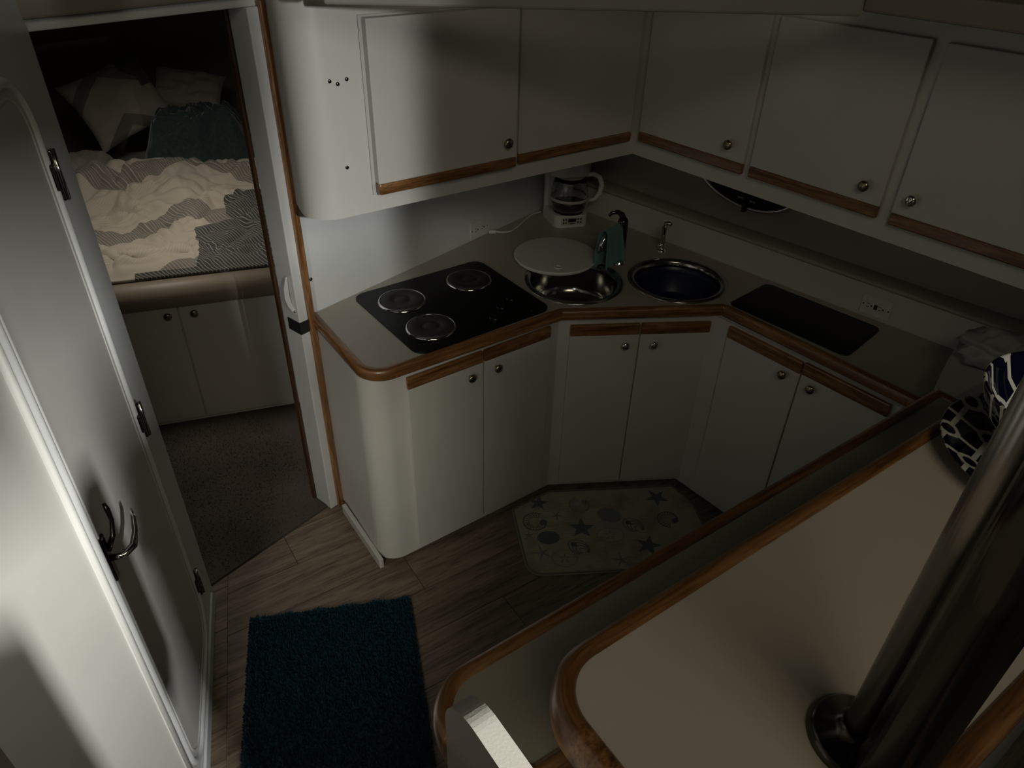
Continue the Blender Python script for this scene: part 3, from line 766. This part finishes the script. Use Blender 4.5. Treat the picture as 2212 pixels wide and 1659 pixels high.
# power cord lying on the counter, plug by the wall outlet
def bez(P, n=10):
    out = []; P = [Vector(p) for p in P]
    for i in range(len(P) - 1):
        a, b, c_, d_ = P[max(i - 1, 0)], P[i], P[i + 1], P[min(i + 2, len(P) - 1)]
        for k in range(n):
            t_ = k / n
            out.append(0.5 * ((2 * b) + (-a + c_) * t_ + (2 * a - 5 * b + 4 * c_ - d_) * t_ ** 2 + (-a + 3 * b - 3 * c_ + d_) * t_ ** 3))
    return out + [P[-1]]
t = thing('power_cord', (-0.03, 3.03, 0.906), 'white power cord of the coffee maker trailing over the counter', 'cord')
MB().tube(bez([(-0.092, 2.985, 0.913), (-0.060, 2.985, 0.911), (-0.025, 3.000, 0.910), (0.010, 3.060, 0.9095), (0.040, 3.130, 0.912), (0.075, 3.185, 0.918), (0.112, 3.215, 0.918)], 12), 0.0036, 10).build('wire', PLASTW, t, smooth=True)
PG = Fr((-0.108, 2.985), 8)
MB().box(PG, (-0.014, 0.018), (-0.011, 0.011), (0.9055, 0.921)).build('plug', OUTLETW, t, bevel=0.004)
for q in (-0.0065, 0.0065): MB().box(PG, (-0.030, -0.014), (q - 0.001, q + 0.001), (0.910, 0.916)).build('prong', BRASS, t)

def outlet(fr, s0, s1, z0, z1, label, dk):
    t = thing('outlet', tuple(fr((s0 + s1) / 2, 0, z0)), label, 'outlet')
    MB().box(fr, (s0, s1), (0.0005, 0.006), (z0, z1)).build('cover_plate', OUTLETW, t, bevel=0.003)
    cx = (s0 + s1) / 2; cz = (z0 + z1) / 2
    for q in (-0.021, 0.021):
        r = MB().box(fr, (cx + q - 0.015, cx + q + 0.015), (0.006, 0.0078), (cz - 0.017, cz + 0.017)).build('socket', OUTLETW, t, bevel=0.003); d_parent(r)
        for a, b, w, h in ((-0.006, 0.006, 0.0045, 0.0012), (-0.006, -0.006, 0.0045, 0.0012), (0.006, 0, 0.003, 0.003)):
            MB().box(fr, (cx + q + a - w, cx + q + a + w), (0.0078, 0.0083), (cz + b - h, cz + b + h)).build('slot', BLACK, r)
    if dk: MB().box(fr, (cx - 0.006, cx + 0.006), (0.006, 0.010), (cz - 0.009, cz + 0.009)).build('test_button', BLACK, t, bevel=0.001)
    for q in (s0 + 0.009, s1 - 0.009): MB().lathe([(0.003, 0), (0.002, 0.0015), (0, 0.0018)], fr(q, 0.006, cz), 10, fr.n).build('screw', BLACK, t, smooth=True)
outlet(BH, 1.476, 1.590, 0.910, 0.986, 'white wall outlet on the left backsplash near the power cord', False)
outlet(HU, 1.494, 1.602, 0.915, 0.992, 'white wall outlet with dark test buttons on the right backsplash', True)

# ------------------------------------------------------------------ oval porthole above the ledge
t = thing('porthole', tuple(HU(1.02, -0.075, 1.155)), 'oval chrome-rimmed porthole half hidden under the right wall cabinet', 'porthole')
def oval(a, b, n=56): return [(0.905 + a * cos(2 * pi * i / n), 1.250 + b * sin(2 * pi * i / n) - 0.10 * a * cos(2 * pi * i / n)) for i in range(n)]
ring(MB(), oval(0.235, 0.132), HU, [(0.0, -0.0745), (0.002, -0.066), (0.010, -0.061), (0.018, -0.064), (0.022, -0.0745)]).build('rim', CHROME, t, smooth=True)
vprism(MB(), oval(0.214, 0.111), HU, -0.0745, -0.071).build('dark_pane', BLACKG, t)
cl = MB().box(HU, (0.925, 0.940), (-0.0745, -0.050), (1.112, 1.150)); cl.build('latch', BLACK, t, bevel=0.003)
MB().box(HU, (0.893, 0.918), (-0.071, -0.066), (1.158, 1.165)).build('inner_latch', CHROME, t, bevel=0.001)
MB().box(HU, (0.946, 0.971), (-0.071, -0.066), (1.155, 1.162)).build('inner_latch', CHROME, t, bevel=0.001)

# ------------------------------------------------------------------ doorway fittings
hk = MB(); hpv = []
k0 = BH(0.560, -0.045, 0)
cv = [(a_, 2.2 - (2.2 - b_) * 0.96) for a_, b_ in [(0.0, 1.030), (-0.012, 0.985), (-0.014, 0.945), (-0.008, 0.915), (0.004, 0.892), (0.022, 0.876), (0.026, 0.888), (0.012, 0.905), (0.006, 0.925), (0.003, 0.955), (0.004, 0.990), (0.006, 1.028)]]
HKF = Fr((-0.771, 2.175), 8)
t = thing('door_catch', tuple(HKF(0, 0, 0.929)), 'curved white plastic door catch screwed to the inner doorpost', 'door catch')
vprism(hk, cv, HKF, -0.010, 0.0).build('catch_arm', PLASTW, t, bevel=0.002)
MB().lathe([(0.005, 0), (0.004, 0.002), (0, 0.003)], HKF(0.013, 0.0, 0.945), 12, HKF.n).build('screw', CHROME, t, smooth=True)
st = MB().box(BH, (0.5695, 0.603), (0.0205, 0.0235), (0.858, 0.905), 'z'); st.box(BH, (0.5665, 0.5695), (-0.046, 0.0235), (0.858, 0.905))
tag(st.build('strap', BLACK), 'short black strap wrapped around the white doorpost at counter height', 'strap')

# ------------------------------------------------------------------ floor mats
RG = [(-0.905, 1.600), (-0.355, 1.712)]
rt = Vector((RG[1][0] - RG[0][0], RG[1][1] - RG[0][1])); rl = rt.length; rt.normalize(); rn = Vector((0.250, -0.968)).normalized()
def rgp(a, b): q = Vector(RG[0]) + rt * a + rn * b; return (q.x, q.y)
t = thing('bath_mat', (*rgp(rl / 2, 0.42), 0.0006), 'deep blue shaggy mat on the plank floor in front of the head door', 'rug')
op = fillet([rgp(0.006, 0.006), rgp(0.006, 0.90), rgp(rl - 0.006, 0.90), rgp(rl - 0.006, 0.006)], 0.02, 5)
MB().prism(op, 0.0008, 0.011).build('backing', RUG, t, bevel=0.003)
pl_ = MB(); rnd = random.Random(11)
def tuft(mb, x, y, h, w, lean):
    a = rnd.uniform(0, 6.28); dx, dy = cos(a) * w, sin(a) * w
    mb.add([(x - dx, y - dy, 0.009), (x + dx, y + dy, 0.009), (x + dx * .6 + lean[0], y + dy * .6 + lean[1], 0.009 + h), (x - dx * .6 + lean[0], y - dy * .6 + lean[1], 0.009 + h)], [(0, 1, 2, 3)])
for i in range(26000):
    a, b = rnd.uniform(0.004, rl - 0.004), rnd.uniform(0.004, 0.89)
    x, y = rgp(a, b)
    tuft(pl_, x, y, rnd.uniform(0.008, 0.016), 0.0028, (rnd.uniform(-.005, .005), rnd.uniform(-.005, .005)))
for i in range(2600):
    e_ = rnd.random(); 
    if e_ < 0.45: a, b = rnd.uniform(0, rl), rnd.uniform(-0.002, 0.004); ln_ = -rn * rnd.uniform(0.002, 0.012 + 0.006 * sin(a * 60))
    elif e_ < 0.72: a, b = rnd.uniform(-0.001, 0.003), rnd.uniform(0, 0.9); ln_ = -rt * rnd.uniform(0.001, 0.006)
    else: a, b = rl - rnd.uniform(-0.001, 0.003), rnd.uniform(0, 0.9); ln_ = rt * rnd.uniform(0.001, 0.006)
    x, y = rgp(a, b); tuft(pl_, x, y, rnd.uniform(-0.003, 0.010), 0.003, (ln_.x, ln_.y))
tag(pl_.build('pile', RUG, t, recalc=False), kind='stuff')

mo = fillet([(0.082, 1.838), (0.852, 1.915), (0.795, 2.255), (0.722, 2.368), (0.176, 2.309), (0.012, 2.195)], [0.07, 0.06, 0.03, 0.02, 0.005, 0.02], 8)
t = thing('kitchen_mat', (0.4, 2.05, 0.0006), 'beige sea-shell mat on the floor in front of the diagonal sink cabinet', 'mat')
MB().prism(mo, 0.0008, 0.0075, uvrot=rad(6)).build('mat_body', SHELLMAT, t, bevel=0.003)
eo = MB(); pz = [(p[0], p[1], 0) for p in mo]
eo.sweep(pz, [(0.0, 0.0062), (0.002, 0.0084), (0.008, 0.0086), (0.010, 0.0078)], closed=True).build('bound_edge', cloth_mat('mat_binding', (0.145, 0.135, 0.105), 500), t, smooth=True)
Z = 0.0079
def poly_ink(mb, P): 
    n = len(P); cx = sum(p[0] for p in P) / n; cy = sum(p[1] for p in P) / n
    mb.add([(cx, cy, Z)] + [(p[0], p[1], Z) for p in P], [(0, i + 1, (i + 1) % n + 1) for i in range(n)])
def strip(mb, P, w):
    V = []; n = len(P)
    for i in range(n):
        a = Vector(P[max(i - 1, 0)]); b = Vector(P[min(i + 1, n - 1)]); tt = (b - a).normalized(); k = w[i] if isinstance(w, list) else w
        nn = Vector((-tt.y, tt.x)) * k / 2; p = Vector(P[i]); V += [(p.x + nn.x, p.y + nn.y, Z), (p.x - nn.x, p.y - nn.y, Z)]
    mb.add(V, [(2 * i, 2 * i + 1, 2 * i + 3, 2 * i + 2) for i in range(n - 1)])
def star(c_, r, rot, fat, mb):
    P = []
    for i in range(10):
        a = rot + i * pi / 5; k = r if i % 2 == 0 else r * fat
        P.append((c_[0] + k * cos(a), c_[1] + k * sin(a)))
    poly_ink(mb, P)
def ell(c_, a, b, rot, n=28): return [(c_[0] + a * cos(q) * cos(rot) - b * sin(q) * sin(rot), c_[1] + a * cos(q) * sin(rot) + b * sin(q) * cos(rot)) for q in [2 * pi * i / n for i in range(n)]]
def nautilus(mb, c_, r, rot, flip=1):
    for k in range(15):
        a = rot + flip * (0.4 + k * 0.30); r0 = r * 0.42; r1 = r * (1.0 - 0.010 * k)
        strip(mb, [(c_[0] + r0 * cos(a), c_[1] + r0 * sin(a)), (c_[0] + (r0 + r1) / 2 * cos(a + .12 * flip), c_[1] + (r0 + r1) / 2 * sin(a + .12 * flip)), (c_[0] + r1 * cos(a + .3 * flip), c_[1] + r1 * sin(a + .3 * flip))], [0.0015, 0.004, 0.0025])
    P = [(c_[0] + r * (1.0 - 0.0035 * k) * cos(rot + flip * (0.5 + k * 0.16)), c_[1] + r * (1.0 - 0.0035 * k) * sin(rot + flip * (0.5 + k * 0.16))) for k in range(34)]
    strip(mb, P, [0.004 + 0.00008 * k for k in range(34)])
    e2 = rot + flip * 5.6; poly_ink(mb, ell((c_[0] + r * .62 * cos(e2), c_[1] + r * .62 * sin(e2)), r * .36, r * .25, e2 + 1.3, 16))
def print_(fn, ink): mb = MB(); fn(mb); mb.build('shell_print', ink, t, recalc=False)
print_(lambda m_: nautilus(m_, (0.112, 2.122), 0.052, 0.6), INK)
print_(lambda m_: nautilus(m_, (0.668, 2.158), 0.045, -0.9, -1), INK)
print_(lambda m_: nautilus(m_, (0.303, 2.228), 0.045, 1.4), INK2)
print_(lambda m_: poly_ink(m_, ell((0.165, 2.036), 0.045, 0.036, 0.1)), INK)
print_(lambda m_: poly_ink(m_, ell((0.424, 2.172), 0.052, 0.040, -0.4)), INK2)
for p, r, ro, f, ink in (((0.303, 2.094), 0.056, 0.3, 0.42, INK), ((0.566, 2.010), 0.056, 1.3, 0.40, INK), ((0.640, 2.285), 0.055, 0.9, 0.38, INK), ((0.128, 2.232), 0.045, 0.2, 0.4, INK), ((0.139, 1.955), 0.050, 0.7, 0.16, INK2), ((0.085, 2.046), 0.036, 0.4, 0.16, INK2), ((0.202, 2.162), 0.038, 1.1, 0.16, INK2), ((0.45, 1.93), 0.045, 0.5, 0.18, INK2)):
    print_(lambda m_, p=p, r=r, ro=ro, f=f: star(p, r, ro, f, m_), ink)
for p, a, b, ro in (((0.226, 1.930), 0.050, 0.042, 0.0), ((0.418, 2.060), 0.056, 0.040, 0.1)):
    def sd(m_, p=p, a=a, b=b, ro=ro):
        P = ell(p, a, b, ro); strip(m_, P + [P[0]], 0.0025)
        for q in range(5):
            an = q * 2 * pi / 5 + 0.3; strip(m_, [(p[0] + 0.008 * cos(an), p[1] + 0.008 * sin(an)), (p[0] + 0.024 * cos(an), p[1] + 0.024 * sin(an))], 0.004)
    print_(sd, INK2)
for p in ((0.286, 1.990), (0.520, 2.118)):
    def sn(m_, p=p):
        for k_ in range(4):
            P = ell((p[0] + 0.006 * k_, p[1] - 0.006 * k_), 0.046 - 0.010 * k_, 0.034 - 0.0075 * k_, -0.6); strip(m_, P[:24], 0.0035)
        poly_ink(m_, ell((p[0] - 0.020, p[1] + 0.014), 0.014, 0.011, -0.6, 14))
    print_(sn, INK)

# ------------------------------------------------------------------ sleeping cabin
BF = Fr((-1.708, 2.670), 19.1)
c = thing('bed', tuple(BF(0.2, -0.5, 0.008)), 'white bed base with two cupboard doors inside the sleeping cabin', 'bed')
MB().box(BF, (-0.62, 0.80), (-1.95, 0.0), (0.0085, 0.650)).build('body', WHITE, c, bevel=0.002)
def bdoor(s0_, s1_, ks):
    d = MB().box(BF, (s0_, s1_), (0.001, 0.013), (0.030, 0.632)).build('door', WHITE2, c, bevel=0.003); d_parent(d); knob(BF, ks, 0.594, 0.013, d, BRASS, 0.017)
bdoor(-0.36, 0.247, 0.206); bdoor(0.253, 0.735, 0.314)
r_ = [(0.0, 0.640), (0.030, 0.636), (0.052, 0.652), (0.062, 0.690), (0.056, 0.728), (0.036, 0.752), (0.0, 0.758)]
mb = MB(); mb.sweep([tuple(BF(0.80, 0, 0)), tuple(BF(0.1, 0, 0)), tuple(BF(-0.62, 0, 0))], [(a, b) for a, b in r_])
mb.build('padded_rail', BEIGEV, c, smooth=True)
m_ = MB().box(BF, (-0.60, 0.79), (-1.93, -0.004), (0.651, 0.740)).build('mattress', SHEET, bevel=0.03, seg=3)
tag(m_, 'cream mattress under the rumpled bedding', 'mattress')

def smst(x): x = max(0, min(1, x)); return x * x * (3 - 2 * x)
def sheet(s0_, s1_, e0, e1, zf, nu, nv, uvs=1.0, uvo=(0, 0)):
    V = []; UV = []
    for j in range(nv + 1):
        for i in range(nu + 1):
            s = s0_ + (s1_ - s0_) * i / nu; e_ = e0 + (e1 - e0) * j / nv
            ds, de, z = zf(s, e_, i / nu, j / nv)
            V.append(BF(s + ds, -(e_ + de), z)); UV.append(((s + uvo[0]) * uvs, (e_ + uvo[1]) * uvs))
    F = [(j * (nu + 1) + i, j * (nu + 1) + i + 1, (j + 1) * (nu + 1) + i + 1, (j + 1) * (nu + 1) + i) for j in range(nv) for i in range(nu)]
    mb = MB(); mb.add(V, F, UV); return mb
def wr(s, e_, a=0.03, f=5.5, sd=0.0):
    p = Vector((s * f + sd, e_ * f * 1.3, sd)); q = Vector((noise.noise(p * 0.7), noise.noise(p * 0.7 + Vector((5, 2, 1))), 0)) * 1.3
    r = 1 - abs(noise.noise(p + q)) * 2.2
    return a * (r * 0.8) + a * 0.45 * noise.noise(p * 2.6 + q)
def duz(s, e_, u, v):
    edge = smst(v / 0.05); z = 0.757 + 0.020 * edge + 0.085 * smst((e_ - 0.15) / 0.75) + (wr(s, e_, 0.042, 6.5) + 0.02 * sin(s * 6 + e_ * 9)) * smst(v / 0.12)
    z += 0.07 * math.exp(-((e_ - 0.92 - 0.05 * sin(s * 7)) / 0.10) ** 2)
    if v > 0.93: z -= (v - 0.93) * 1.2
    z -= 0.03 * smst((0.05 - min(u, 1 - u)) / 0.05)
    return 0.03 * noise.noise(Vector((s * 4, e_ * 4, 2))) , 0.025 * sin(s * 5) * v, max(z, 0.7415)
du = sheet(-0.52, 0.735, 0.015, 1.10, duz, 150, 130).build('duvet', DUVET, smooth=True, recalc=False)
md = du.modifiers.new('thickness', 'SOLIDIFY'); md.thickness = 0.012; md.offset = 1
tag(du, 'rumpled cream and grey striped patchwork duvet across the bed', 'duvet')
def tbz(s, e_, u, v):
    b = smst(min(u, 1 - u) / 0.28) * smst(min(v, 1 - v) / 0.30)
    z = 0.745 + b * 0.29 + b * wr(s, e_, 0.085, 8.0, 4.0)
    return 0.04 * noise.noise(Vector((s * 5, e_ * 5, 7))), 0.05 * noise.noise(Vector((s * 5, e_ * 5, 9))), max(z, 0.742)
tb = sheet(0.00, 0.76, 1.13, 1.70, tbz, 80, 60).build('blanket', TEALB, smooth=True, recalc=False)
tag(tb, 'dark teal fleece blanket heaped behind the duvet', 'blanket')
def shz(s, e_, u, v):
    b = smst(min(u, 1 - u) / 0.25) * smst(min(v, 1 - v) / 0.25)
    return 0.02 * noise.noise(Vector((s * 6, e_ * 6, 3))), 0.0, max(0.742, 0.744 + b * 0.13 + b * wr(s, e_, 0.05, 6.0, 11.0))
sh = sheet(-0.50, -0.02, 1.13, 1.50, shz, 60, 44).build('bed_sheet', SHEET, smooth=True, recalc=False)
tag(sh, 'crumpled cream bed sheet bunched left of the teal blanket', 'bed sheet')
def pillow(center, rx_, ry_, thick, rot, m, label, group=None, uvo=0.0):
    """rot: Matrix, local x width, local y height, local z thickness"""
    n = 22; V = []; UV = []; F = []
    for side in (1, -1):
        for j in range(n + 1):
            for i in range(n + 1):
                u = i / n * 2 - 1; v = j / n * 2 - 1
                h = ((1 - u ** 4) * (1 - v ** 4)) ** 0.55
                kx = 1 - 0.09 * (1 - v * v) * abs(u) ** 6; ky = 1 - 0.09 * (1 - u * u) * abs(v) ** 6
                p = Vector((u * rx_ * kx, v * ry_ * ky, side * (h * thick + 0.002)))
                p.z += h * 0.014 * noise.noise(Vector((u * 3 + uvo, v * 3, side * 2))) * 2
                V.append(Vector(center) + rot @ p); UV.append((u * rx_ * 1.6 + uvo, v * ry_ * 1.6 + uvo * .7))
    N = (n + 1) ** 2
    for j in range(n):
        for i in range(n):
            a = j * (n + 1) + i; q = (a, a + 1, a + n + 2, a + n + 1)
            F.append(q); F.append(tuple(N + k for k in q[::-1]))
    rim = [i for i in range(n + 1)] + [(j) * (n + 1) + n for j in range(1, n + 1)] + [n * (n + 1) + i for i in range(n - 1, -1, -1)] + [j * (n + 1) for j in range(n - 1, 0, -1)]
    for k in range(len(rim)):
        a, b = rim[k], rim[(k + 1) % len(rim)]; F.append((b, a, N + a, N + b))
    o = MB().add(V, F, UV).build('pillow', m, smooth=True)
    return tag(o, label, 'pillow', group)
def rotm(yaw, tilt, roll): return Matrix.Rotation(rad(yaw), 3, 'Z') @ Matrix.Rotation(rad(tilt), 3, 'X') @ Matrix.Rotation(rad(roll), 3, 'Z')
pillow((-2.275, 4.235, 1.095), 0.235, 0.20, 0.060, rotm(28, 62, 22), PILLOWF, 'cream pillow with a striped zigzag band leaning upright', uvo=0.35)
pillow((-1.985, 4.52, 1.10), 0.20, 0.13, 0.055, rotm(20, 40, -14), SHEET, 'plain pale pillow lying on top of another behind the teal blanket')
pillow((-1.93, 4.42, 0.93), 0.23, 0.15, 0.075, rotm(16, 14, 3), SHEET, 'plain pale pillow lying flat under the tilted one')
pillow((-2.42, 3.90, 0.82), 0.17, 0.13, 0.055, rotm(30, 8, 10), SHEET, 'small cream pillow at the far left of the bed')

# ------------------------------------------------------------------ saloon counter in the foreground
CF = Fr((0.061, 0.388), 35.6)
def cfp(P): return [xy(CF(s, d, 0)) for s, d in P]
c = thing('saloon_counter', tuple(CF(0.5, 0.1, 0)), 'raised cream counter strip edged in oak in the foreground', 'counter')
up = fillet([(-0.056, 0.0), (1.30, 0.0), (1.30, 0.256), (-0.056, 0.256)], [0.062, 0.01, 0.01, 0.062], 12)
up = cfp(up)
prf = [(0.0, 1.618), (-0.001, 1.632), (0.0005, 1.646), (0.005, 1.6535), (0.011, 1.6555), (0.017, 1.654), (0.020, 1.650), (0.020, 1.618)]
def orient(P): 
    a = sum(P[i][0] * P[(i + 1) % len(P)][1] - P[(i + 1) % len(P)][0] * P[i][1] for i in range(len(P)))
    return P if a > 0 else P[::-1]
up = orient(up)
smooth_angle(MB().sweep(z3(up, 0), prf, closed=True).build('oak_edge', OAK, c), 55)
ui = [xy(CF(s, d, 0)) for s, d in fillet([(-0.038, 0.018), (1.284, 0.018), (1.284, 0.238), (-0.038, 0.238)], [0.046, 0.01, 0.01, 0.046], 12)]
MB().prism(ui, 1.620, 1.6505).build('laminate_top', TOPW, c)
MB().box(CF, (0.02, 1.26), (0.03, 0.23), (0.0, 1.620)).build('body', WHITE, c)
c = thing('lower_shelf', tuple(CF(0.4, -0.05, 1.46)), 'lower grey-brown shelf with an oak edge on the galley side', 'shelf')
lo = [(-0.103, -0.126), (0.905, -0.126), (0.905, 0.028), (0.012, 0.028), (-0.050, 0.026), (-0.103, -0.030)]
lop = orient(cfp(fillet(lo, [0.062, 0.01, 0.01, 0.0, 0.02, 0.03], 12)))
prf2 = [(o_, u_ - 0.15) for o_, u_ in prf]
smooth_angle(MB().sweep(z3(lop, 0), prf2, closed=True).build('oak_edge', OAK, c), 55)
li = inset(lop + [lop[0]], 0.016)[:-1]
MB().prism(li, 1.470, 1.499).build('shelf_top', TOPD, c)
MB().box(CF, (-0.02, 0.88), (-0.095, 0.022), (0.0, 1.468)).build('body', WHITE, c)
# white rounded cheek board at the end of the shelf
KB = Fr((-0.045, 0.310), -54.0)
bp = fillet([(0.0, 1.30), (0.11, 1.30), (0.11, 1.705), (0.0, 1.705)], [0.0, 0.0, 0.02, 0.045], 16)
tag(vprism(MB(), bp, KB, -0.019, 0.0).build('cheek_board', BOARD, bevel=0.003, seg=3), 'white board with a rounded top corner standing at the left end of the lower shelf', 'board')
# stainless poles
t = thing('pole', (0.2775, 0.307, 1.651), 'slim polished steel pole rising from the raised counter', 'pole')
MB().tube([(0.2775, 0.307, 1.6515), (0.2775, 0.307, 2.49)], 0.0135, 28).build('tube', POLEM, t, smooth=True)
MB().lathe([(0.037, 1.6512), (0.037, 1.655), (0.033, 1.660), (0.020, 1.664), (0.017, 1.670), (0.0145, 1.672)], (0.2775, 0.307, 0), 36).build('base_flange', DSTEEL, t, smooth=True)
t = thing('pole', (0.274, 0.2645, 1.651), 'thicker dark steel pole close beside the slim one', 'pole')
MB().tube([(0.274, 0.2645, 1.6515), (0.274, 0.2645, 2.49)], 0.0215, 32).build('tube', DSTEEL, t, smooth=True)
MB().lathe([(0.0275, 1.6513), (0.0275, 1.656), (0.0225, 1.660)], (0.274, 0.2645, 0), 32).build('base_collar', BLACK, t, smooth=True)
# crockery
pc = CF(0.606, 0.138, 0); bc = CF(0.630, 0.127, 0)
p_ = MB().lathe([(0, 1.6555), (0.080, 1.6555), (0.096, 1.660), (0.124, 1.671), (0.132, 1.6735), (0.1335, 1.672), (0.126, 1.667), (0.098, 1.655), (0.082, 1.6513), (0, 1.6513)], pc, 64, uvs='flat')
p_.uv = [[(a * 18, b * 18) for a, b in f] for f in p_.uv]
tag(p_.build('plate', LATTICE, smooth=True), 'navy dinner plate with white lattice pattern under the bowl', 'plate')
b_ = MB().lathe([(0.0, 1.668), (0.045, 1.669), (0.074, 1.682), (0.096, 1.708), (0.106, 1.734), (0.109, 1.736), (0.1105, 1.734), (0.100, 1.704), (0.078, 1.676), (0.050, 1.6625), (0.046, 1.6575), (0.0, 1.6575)][::-1], bc, 64, uvs='flat')
b_.uv = [[(a * 19, b * 19) for a, b in f] for f in b_.uv]
tag(b_.build('bowl', LATTICE, smooth=True), 'glossy navy bowl with white lattice pattern stacked on the plate', 'bowl')

# ------------------------------------------------------------------ far right end of the counter
eb = fillet([(1.470, 2.045), (1.395, 1.955), (1.305, 1.838), (1.240, 1.742), (1.275, 1.700), (1.62, 1.92)], [0, 0.1, 0.2, 0.01, 0.01, 0.02], 6)
ob = MB().prism(orient(eb), 0.9056, 1.0).build('storage_box', WHITE, bevel=0.004)
tag(ob, 'pale moulded box with a curved side at the far right end of the counter', 'box')
def blob(name, center, r, seed, amp, m, label, cat):
    b = bmesh.new(); bmesh.ops.create_icosphere(b, subdivisions=4, radius=1.0)
    for v in b.verts:
        p = v.co.copy(); q = p * 1.7 + Vector((seed, 0, 0))
        k = 1 + amp * (1 - abs(noise.noise(q)) * 3) + amp * 0.5 * noise.noise(q * 3.1)
        v.co = Vector((p.x * r[0] * k, p.y * r[1] * k, max(p.z * r[2] * k, -r[2] * 0.85)))
    me = bpy.data.meshes.new(name); b.to_mesh(me); b.free(); me.materials.append(m); me.polygons.foreach_set('use_smooth', [True] * len(me.polygons))
    o = bpy.data.objects.new(name, me); COL.objects.link(o); o.location = center; ROOTS[o.name] = Vector(center); return tag(o, label, cat)
blob('plastic_bag', (1.475, 1.890, 1.049), (0.105, 0.070, 0.055), 3.0, 0.22, BAG, 'crumpled translucent plastic bag on the pale box', 'bag')
blob('plastic_bag', (1.64, 1.62, 1.20), (0.10, 0.10, 0.16), 9.0, 0.06, GREYW, 'smooth grey bag bulging up at the right edge', 'bag')
